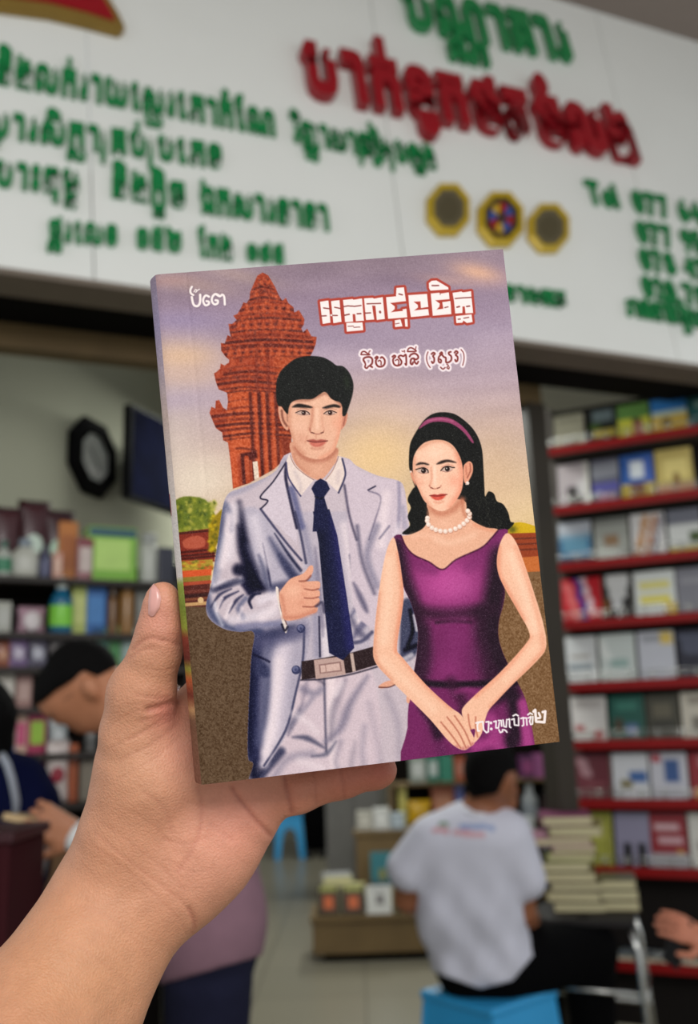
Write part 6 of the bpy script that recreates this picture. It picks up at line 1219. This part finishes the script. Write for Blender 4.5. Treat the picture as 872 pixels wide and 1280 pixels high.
    author = [('Y', [(112, 205), (125, 175), (160, 168), (205, 200), (230, 212)], 20), ('Y', [(112, 210), (215, 213)], 18), ('Y', [(215, 198), (225, 165), (238, 160)], 14), ('Y', [(160, 310), (145, 285), (150, 262), (185, 245), (235, 245), (265, 275), (262, 330), (238, 360), (264, 382)], 26), ('Y', [(160, 310), (172, 345), (165, 380), (190, 396), (212, 372), (238, 360)], 22),
        ('Y', [(305, 258), (325, 240), (340, 252), (315, 290), (320, 340), (350, 374), (400, 372), (432, 340), (435, 290), (415, 258), (395, 246), (380, 256)], 26), ('Y', [(345, 302), (365, 290), (385, 310), (385, 350)], 18),
        ('Y', [(540, 242), (565, 225), (580, 240), (548, 280), (560, 340), (600, 364), (650, 350), (665, 310), (640, 270), (622, 246), (650, 225), (690, 236), (720, 215), (728, 270), (728, 352), (715, 340)], 25), ('Y', [(580, 294), (610, 280), (628, 310), (620, 350)], 17), ('Y', [(668, 164), (686, 172), (704, 158), (706, 182)], 12),
        ('Y2', [(12, 240), (30, 215), (80, 200), (120, 225), (128, 260), (95, 282), (60, 266), (30, 282), (25, 330), (45, 348), (60, 320)], 26), ('Y2', [(75, 270), (80, 312), (108, 342), (130, 310)], 24), ('Y', [(745, 170), (760, 132), (800, 122), (850, 152), (856, 170), (750, 173)], 20), ('Y', [(850, 152), (862, 108)], 14),
        ('Y2', [(262, 180), (245, 230), (245, 290), (265, 350), (292, 392)], 15), ('Y2', [(310, 208), (335, 190), (356, 205), (330, 236), (346, 265), (345, 312), (325, 332), (314, 312)], 25), ('Y2', [(425, 205), (445, 185), (456, 205), (420, 236), (405, 270), (410, 315), (435, 327), (442, 296), (425, 280)], 24), ('Y2', [(450, 215), (480, 250), (505, 262), (510, 322), (545, 322), (580, 290), (578, 240), (550, 215), (546, 190), (572, 180)], 25), ('Y2', [(435, 390), (465, 415), (495, 395)], 18), ('Y2', [(520, 350), (542, 370), (520, 395), (545, 414), (552, 390)], 16),
        ('Y2', [(625, 192), (645, 170), (668, 190), (640, 222), (666, 250), (665, 296), (645, 312), (634, 290)], 25), ('Y2', [(712, 150), (745, 195), (755, 255), (750, 310), (735, 366)], 14)]
    for c, q, w in author: K.line(c, q, (234, 218, 220), w+54, 12)
    for c, q, w in author: K.line(c, q, BR, w, 8)
    series = [([(165, 260), (180, 340), (205, 390), (250, 402), (285, 370), (296, 310), (295, 225)], 36), ([(165, 100), (142, 150), (150, 200), (188, 228)], 32), ([(200, 178), (222, 142), (242, 160), (225, 186), (260, 152), (285, 140)], 15), ([(432, 256), (385, 236), (348, 280), (345, 340), (380, 390), (428, 372), (430, 335), (395, 325)], 34), ([(585, 236), (530, 216), (485, 262), (480, 330), (520, 376), (566, 360), (570, 320), (535, 312)], 34), ([(545, 220), (600, 252), (640, 226), (670, 262), (680, 380)], 34)]
    for q, w in series: K.line('Z', [(x+12, y+14) for x, y in q], (112, 92, 108), w, 16, .5)
    for q, w in series: K.line('Z', q, WT, w, 10)
    edition = [[(45, 215), (75, 205), (60, 240), (65, 300), (85, 300)], [(85, 206), (120, 200), (130, 290), (155, 315)], [(155, 205), (185, 200), (180, 310), (160, 320)], [(240, 202), (265, 195), (262, 270), (290, 270), (300, 210)], [(290, 190), (320, 190), (325, 250)], [(295, 290), (310, 320), (335, 310), (335, 290)], [(340, 185), (350, 255), (375, 260), (380, 180)], [(350, 290), (370, 300), (382, 316)], [(395, 180), (410, 175), (412, 260), (425, 266)], [(435, 180), (460, 172), (465, 240), (510, 245), (510, 160)], [(450, 140), (480, 125), (505, 140)], [(535, 170), (560, 160), (565, 240), (550, 250)], [(570, 165), (595, 165), (600, 240)], [(615, 165), (645, 150), (630, 200), (640, 236), (660, 230), (665, 150)], [(610, 130), (635, 112), (660, 125)]]
    for q in edition: K.line('Q', q, (236, 226, 226), 17, 6, sm=False)
    for q in ((208, 215), (212, 280)): K.dot('Q', q, 15, (236, 226, 226))
    K.line('Q', [(672, 95), (690, 78), (700, 205), (790, 212), (800, 95), (772, 102)], WT, 28, 6, sm=False); K.line('Q', [(728, 112), (746, 160), (714, 168)], WT, 24, 6)
    return np.clip(K.img, 0, 255)
# ---------------------------------------------------------------- the novel held up in front
BW, BH, BT = .148, .210, .0125
Rc = np.array([[.99163692, -.10142365, .07980894], [.09583795, .99286423, .07096274], [-.08643674, -.06272055, .99428106]])
Tc = np.array([.0034602, .00167485, -.38264169])
CW2W = np.stack([RGT, UPV, -FWD], 1)
BR_ = CW2W @ Rc; BO = CAM+CW2W @ Tc
book = tag(empty('novel', BO, BR_), 'paperback novel with illustrated cover of suited man and woman in purple, held up in hand', 'book')
PAPER = mat('printed_cover', None, .55, .12, .03, 60, attr=True, bump=.06, bump_scale=900)
def cover_depth(u, v):   # relief of the cover: fold line near the spine, rounded edge
    x = u*BW
    return -.00022*np.exp(-((x-.0125)/.0009)**2)-.0006*np.clip(1-x/.003, 0, 1)**2+.0006*np.exp(-((x-.02)/.02)**2)*0
art = paint_cover()
NX, NY = CW, CH
uu, vv = np.meshgrid(np.linspace(0, 1, NX), np.linspace(0, 1, NY))
V = np.stack([(uu-.5)*BW, (.5-vv)*BH, cover_depth(uu, vv)], -1).reshape(-1, 3)
Q = grid_mesh(NX, NY)
me = bpy.data.meshes.new('front_cover'); me.vertices.add(len(V)); me.vertices.foreach_set('co', V.ravel()); me.loops.add(Q.size); me.loops.foreach_set('vertex_index', Q.ravel().astype(np.int32)); me.polygons.add(len(Q)); me.polygons.foreach_set('loop_start', np.arange(0, Q.size, 4)); me.polygons.foreach_set('loop_total', np.full(len(Q), 4)); me.update(calc_edges=True)
me.polygons.foreach_set('use_smooth', np.ones(len(Q), bool))
set_cols(me, art.reshape(-1, 3)); me.materials.append(PAPER)
front = link(bpy.data.objects.new('front_cover', me), book)
box('cover_board', (.0004, 0, -.00085), (BW-.0006, BH, .0005), mat('cover_white_edge', (226, 216, 206), .6), front, bev=0)
SH = .0036          # the block leans so that the spine shows at the left
def spine_paint(n, m):
    ks = [0, .1, .28, .45, .5, .56, .6, .615, .66, .70, .72, .76, .78, .80, .83, .86, .88, 1]
    cs = [(150, 132, 150), (160, 146, 178), (204, 178, 168), (222, 208, 200), (224, 214, 208), (222, 212, 206), (220, 210, 204), (150, 168, 72), (126, 146, 58), (150, 160, 60), (140, 60, 46), (104, 44, 38), (150, 150, 60), (190, 96, 56), (120, 56, 44), (196, 150, 104), (120, 84, 64), (126, 82, 66)]
    v = np.linspace(0, 1, m); c = np.stack([np.interp(v, ks, [q[i] for q in cs]) for i in range(3)], -1)
    c = np.repeat(c[:, None], n, 1); r = np.random.RandomState(4); c += r.normal(0, 7, (m, n, 1))
    yy, xx = np.mgrid[0:m, 0:n]; vv_ = yy/m; uu_ = xx/n
    c[(abs(vv_-.455) < .022) & (uu_ < .45)] = (150, 44, 40)
    return c
n, m_ = 14, 500
t, vv = np.meshgrid(np.linspace(0, 1, n), np.linspace(0, 1, m_))
bul = np.sin(t*math.pi)*.0010
sx = -BW/2-SH*(1-t)-bul; sz = -BT+(BT-.0006)*t
mesh_obj('spine', np.stack([sx, (.5-vv)*BH, sz], -1).reshape(-1, 3), grid_mesh(n, m_), PAPER, book, True, cols=spine_paint(n, m_).reshape(-1, 3))
PG = mat('page_block', (222, 210, 184), .8, .2, .12, 4)
prism('page_block', [(-BW/2, -.0011), (BW/2-.0006, -.0011), (BW/2-.0006-SH, -BT+.0011), (-BW/2-SH, -BT+.0011)], -BH/2+.0006, BH/2-.0006, PG, book, ((0, 0, 0), (1, 0, 0), (0, 0, 1), (0, -1, 0)))
box('back_cover', (-SH, 0, -BT+.0003), (BW, BH, .0006), mat('back_cover_lilac', (168, 152, 164), .45), book, bev=0)
# ---------------------------------------------------------------- the hand that holds it
def C(p1, p2, k=22.):    # round cone between (px, py, depth, radius px) ends; k: blend in px
    (x1, y1, d1, r1), (x2, y2, d2, r2) = p1, p2
    return ('c', cp(x1, y1, d1), cp(x2, y2, d2), r1*d1/F_PX, r2*d2/F_PX, k*.39/F_PX)
def chain(pts, k=22.): return [C(a, b, k) for a, b in zip(pts, pts[1:])]
palm = chain([(-10, 1420, .330, 120), (38, 1288, .366, 90), (152, 1112, .408, 76), (164, 1045, .403, 60)], 30)      # radius side of the forearm
palm += chain([(20, 1450, .345, 100), (92, 1300, .378, 68), (184, 1122, .405, 56), (224, 1090, .409, 60)], 30)    # ulna side
palm += chain([(163, 1045, .402, 57), (184, 968, .402, 61), (174, 915, .398, 46)], 30)                            # ball of the thumb
palm += chain([(224, 1090, .409, 60), (262, 1052, .412, 58), (303, 1016, .414, 44)], 40)                           # heel on the little finger side
palm += chain([(200, 1040, .416, 52), (250, 940, .420, 44), (262, 880, .420, 34)], 60)
palm += chain([(220, 1040, .418, 52), (300, 930, .421, 40)], 60)
palm += chain([(232, 1050, .418, 50), (330, 960, .419, 36)], 50)
thumb = chain([(172, 915, .397, 46), (177, 866, .394, 40), (195, 815, .391, 29.5), (200, 785, .389, 25.5), (202.5, 755, .388, 20), (203.5, 745, .388, 17)], 16)
pinky = chain([(305, 1016, .414, 42), (330, 998, .413, 29), (372, 988, .413, 26.5), (428, 972, .413, 24), (470, 964, .412, 20.5), (477, 962, .412, 18.5)], 12)
fingers = [chain([(262, 880, .420, 32), (290, 780, .419, 27), (318, 690, .4185, 24), (335, 625, .418, 21)], 10), chain([(300, 930, .421, 34), (365, 820, .419, 28), (412, 720, .4185, 25), (440, 650, .418, 21)], 10), chain([(330, 960, .419, 34), (420, 880, .419, 27), (480, 800, .4185, 24), (520, 740, .418, 20)], 10)]
def hand_sdf(P):
    f = sd_eval(palm, P); k = .0055
    f = smin(f, sd_eval(thumb, P), .0035)
    f = smin(f, sd_eval(pinky, P), .004)
    for g in fingers: f = smin(f, sd_eval(g, P), .004)
    return f
allp = palm+thumb+pinky+sum(fingers, []); lo, hi = bounds(allp)
lo[2] = max(lo[2], cp(60, 1400, .35)[2])
# folds of the skin: (polyline px, depth mm, width px)
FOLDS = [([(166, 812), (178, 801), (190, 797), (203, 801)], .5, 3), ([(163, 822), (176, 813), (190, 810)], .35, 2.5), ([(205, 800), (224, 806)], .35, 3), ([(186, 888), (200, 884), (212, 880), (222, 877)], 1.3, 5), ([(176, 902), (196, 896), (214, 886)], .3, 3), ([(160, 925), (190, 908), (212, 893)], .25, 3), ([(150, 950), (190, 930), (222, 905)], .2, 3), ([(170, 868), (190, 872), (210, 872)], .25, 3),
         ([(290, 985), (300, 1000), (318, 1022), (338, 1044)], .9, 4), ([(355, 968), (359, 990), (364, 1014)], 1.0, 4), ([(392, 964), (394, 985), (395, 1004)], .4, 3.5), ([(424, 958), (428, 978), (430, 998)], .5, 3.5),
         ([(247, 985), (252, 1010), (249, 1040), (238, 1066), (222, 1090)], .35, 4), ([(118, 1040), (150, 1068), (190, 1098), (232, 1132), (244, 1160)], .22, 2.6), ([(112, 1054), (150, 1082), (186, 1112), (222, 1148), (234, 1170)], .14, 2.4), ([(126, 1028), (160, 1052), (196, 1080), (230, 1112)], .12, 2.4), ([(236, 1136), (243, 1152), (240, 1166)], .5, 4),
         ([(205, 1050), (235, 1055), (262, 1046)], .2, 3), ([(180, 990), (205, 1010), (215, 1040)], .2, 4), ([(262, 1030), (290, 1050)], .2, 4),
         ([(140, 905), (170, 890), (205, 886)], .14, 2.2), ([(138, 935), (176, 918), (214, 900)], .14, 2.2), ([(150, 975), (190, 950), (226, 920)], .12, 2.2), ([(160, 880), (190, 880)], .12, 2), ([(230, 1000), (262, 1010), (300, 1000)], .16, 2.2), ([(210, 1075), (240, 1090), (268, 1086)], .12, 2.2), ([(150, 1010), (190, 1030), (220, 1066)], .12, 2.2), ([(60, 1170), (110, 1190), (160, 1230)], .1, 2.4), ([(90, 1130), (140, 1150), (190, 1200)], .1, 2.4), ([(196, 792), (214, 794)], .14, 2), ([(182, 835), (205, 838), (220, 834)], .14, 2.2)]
def skin_cols(V):
    x, y, d = to_px(V); base = np.array([194, 137, 106.]); c = np.repeat(base[None], len(V), 0)
    def add(px, py, r, col, a):
        w = (a*np.exp(-(((x-px)/r)**2+((y-py)/r)**2)))[:, None]; c[:] = c*(1-w)+np.array(col)*w
    for q in [(205, 770, 40, (214, 142, 124), .7), (300, 1020, 70, (222, 146, 126), .75), (225, 940, 40, (222, 148, 130), .6), (440, 975, 60, (196, 116, 96), .8), (370, 990, 40, (206, 132, 108), .6), (180, 960, 50, (202, 150, 116), .5), (90, 1230, 110, (192, 138, 100), .8), (210, 890, 22, (206, 124, 108), .7), (250, 1090, 60, (214, 150, 126), .5), (478, 962, 22, (190, 100, 86), .6)]: add(*q)
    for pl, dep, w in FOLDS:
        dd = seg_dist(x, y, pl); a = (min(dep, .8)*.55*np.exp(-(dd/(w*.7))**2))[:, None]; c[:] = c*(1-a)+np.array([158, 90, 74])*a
    r = np.random.RandomState(1); c += r.normal(0, 1.5, (len(V), 1))
    return c
def seg_dist(x, y, pl):
    pl = smooth_pts(np.array(pl, float), False, 4); d = np.full(x.shape, 1e9)
    for (ax, ay), (bx, by) in zip(pl, pl[1:]):
        ex, ey = bx-ax, by-ay; t = np.clip(((x-ax)*ex+(y-ay)*ey)/(ex*ex+ey*ey+1e-9), 0, 1); d = np.minimum(d, np.hypot(x-ax-t*ex, y-ay-t*ey))
    return d
SKIN = mat('skin_hand', None, .5, .35, .09, 160, attr=True, sss=.1, bump=.3, bump_scale=1100)
HO = cp(60, 1330, .37)
hand, HV, HQ = body_mesh('hand', hand_sdf, lo, hi, .0017, SKIN, origin=HO)
tag(hand, 'left hand and bare forearm gripping the illustrated novel from below', 'hand')
# refine and press the folds in
md = hand.modifiers.new('sub', 'SUBSURF'); md.levels = 1; md.render_levels = 1
dg = bpy.context.evaluated_depsgraph_get(); dg.update(); hm = bpy.data.meshes.new_from_object(hand.evaluated_get(dg)); hand.modifiers.remove(md); hand.data = hm
nv = len(hm.vertices); V = np.zeros(nv*3); hm.vertices.foreach_get('co', V); V = V.reshape(-1, 3)+HO
Nn = np.zeros(nv*3); hm.vertices.foreach_get('normal', Nn); Nn = Nn.reshape(-1, 3)
x, y, d = to_px(V); vd = V-CAM; vd /= np.linalg.norm(vd, axis=1)[:, None]; fac = np.clip(-(vd*Nn).sum(1)*2, 0, 1)
for pl, dep, w in FOLDS:
    V -= Nn*(fac*dep*.001*np.exp(-(seg_dist(x, y, pl)/w)**2))[:, None]
nz = np.sin(x*.11+np.sin(y*.05)*2)*np.sin(y*.09+1)*.00012+np.sin((x-y)*.045)*.00018
V += Nn*(nz*fac)[:, None]
hm.vertices.foreach_set('co', (V-HO).ravel()); hm.update(); hm.polygons.foreach_set('use_smooth', np.ones(len(hm.polygons), bool))
for a in list(hm.color_attributes): hm.color_attributes.remove(a)
set_cols(hm, skin_cols(V))
# thumbnail: a curved plate laid on the thumb
def hit(px, py):
    r = ray(px, py); r = r/np.linalg.norm(r); t = .33
    for _ in range(60):
        q = CAM+r*t; s = hand_sdf(q[None, None])[0, 0]; t += s*.9
        if s < 5e-5: return q
        if t > .45: return None
    return None
nu, nvv = 9, 16; NVt = []; ok = True
for j in range(nvv):
    b = j/(nvv-1)
    y0 = 731+b*38; xl = np.interp(b, [0, .15, .5, 1], [190.5, 187.3, 185.6, 185.5]); xr = np.interp(b, [0, .12, .45, .8, 1], [193.5, 198.5, 201.5, 199, 194.5])
    for i in range(nu):
        a = i/(nu-1); yy = y0+(a*(1-a)*4-.5)*(-3 if b < .5 else 3)*abs(b-.5)*2
        q = hit(xl+(xr-xl)*a, yy)
        if q is None:
            for s in range(1, 14):
                q = hit(xl+(xr-xl)*a+s*.6, yy)
                if q is not None: break
        g = np.array([hand_sdf((q+e)[None, None])[0, 0]-hand_sdf((q-e)[None, None])[0, 0] for e in np.eye(3)*2e-4]); g /= np.linalg.norm(g)
        edge = min(a, 1-a, b*1.5, (1-b)*1.5)
        NVt.append(q+g*(.00015+.0007*min(edge*4, 1)))
nail = mesh_obj('thumbnail', np.array(NVt)-HO, grid_mesh(nu, nvv), mat('nail', (206, 150, 140), .28, .5, .06, 90, coat=.2), hand, True)
nail['label'] = 'glossy pinkish thumbnail'
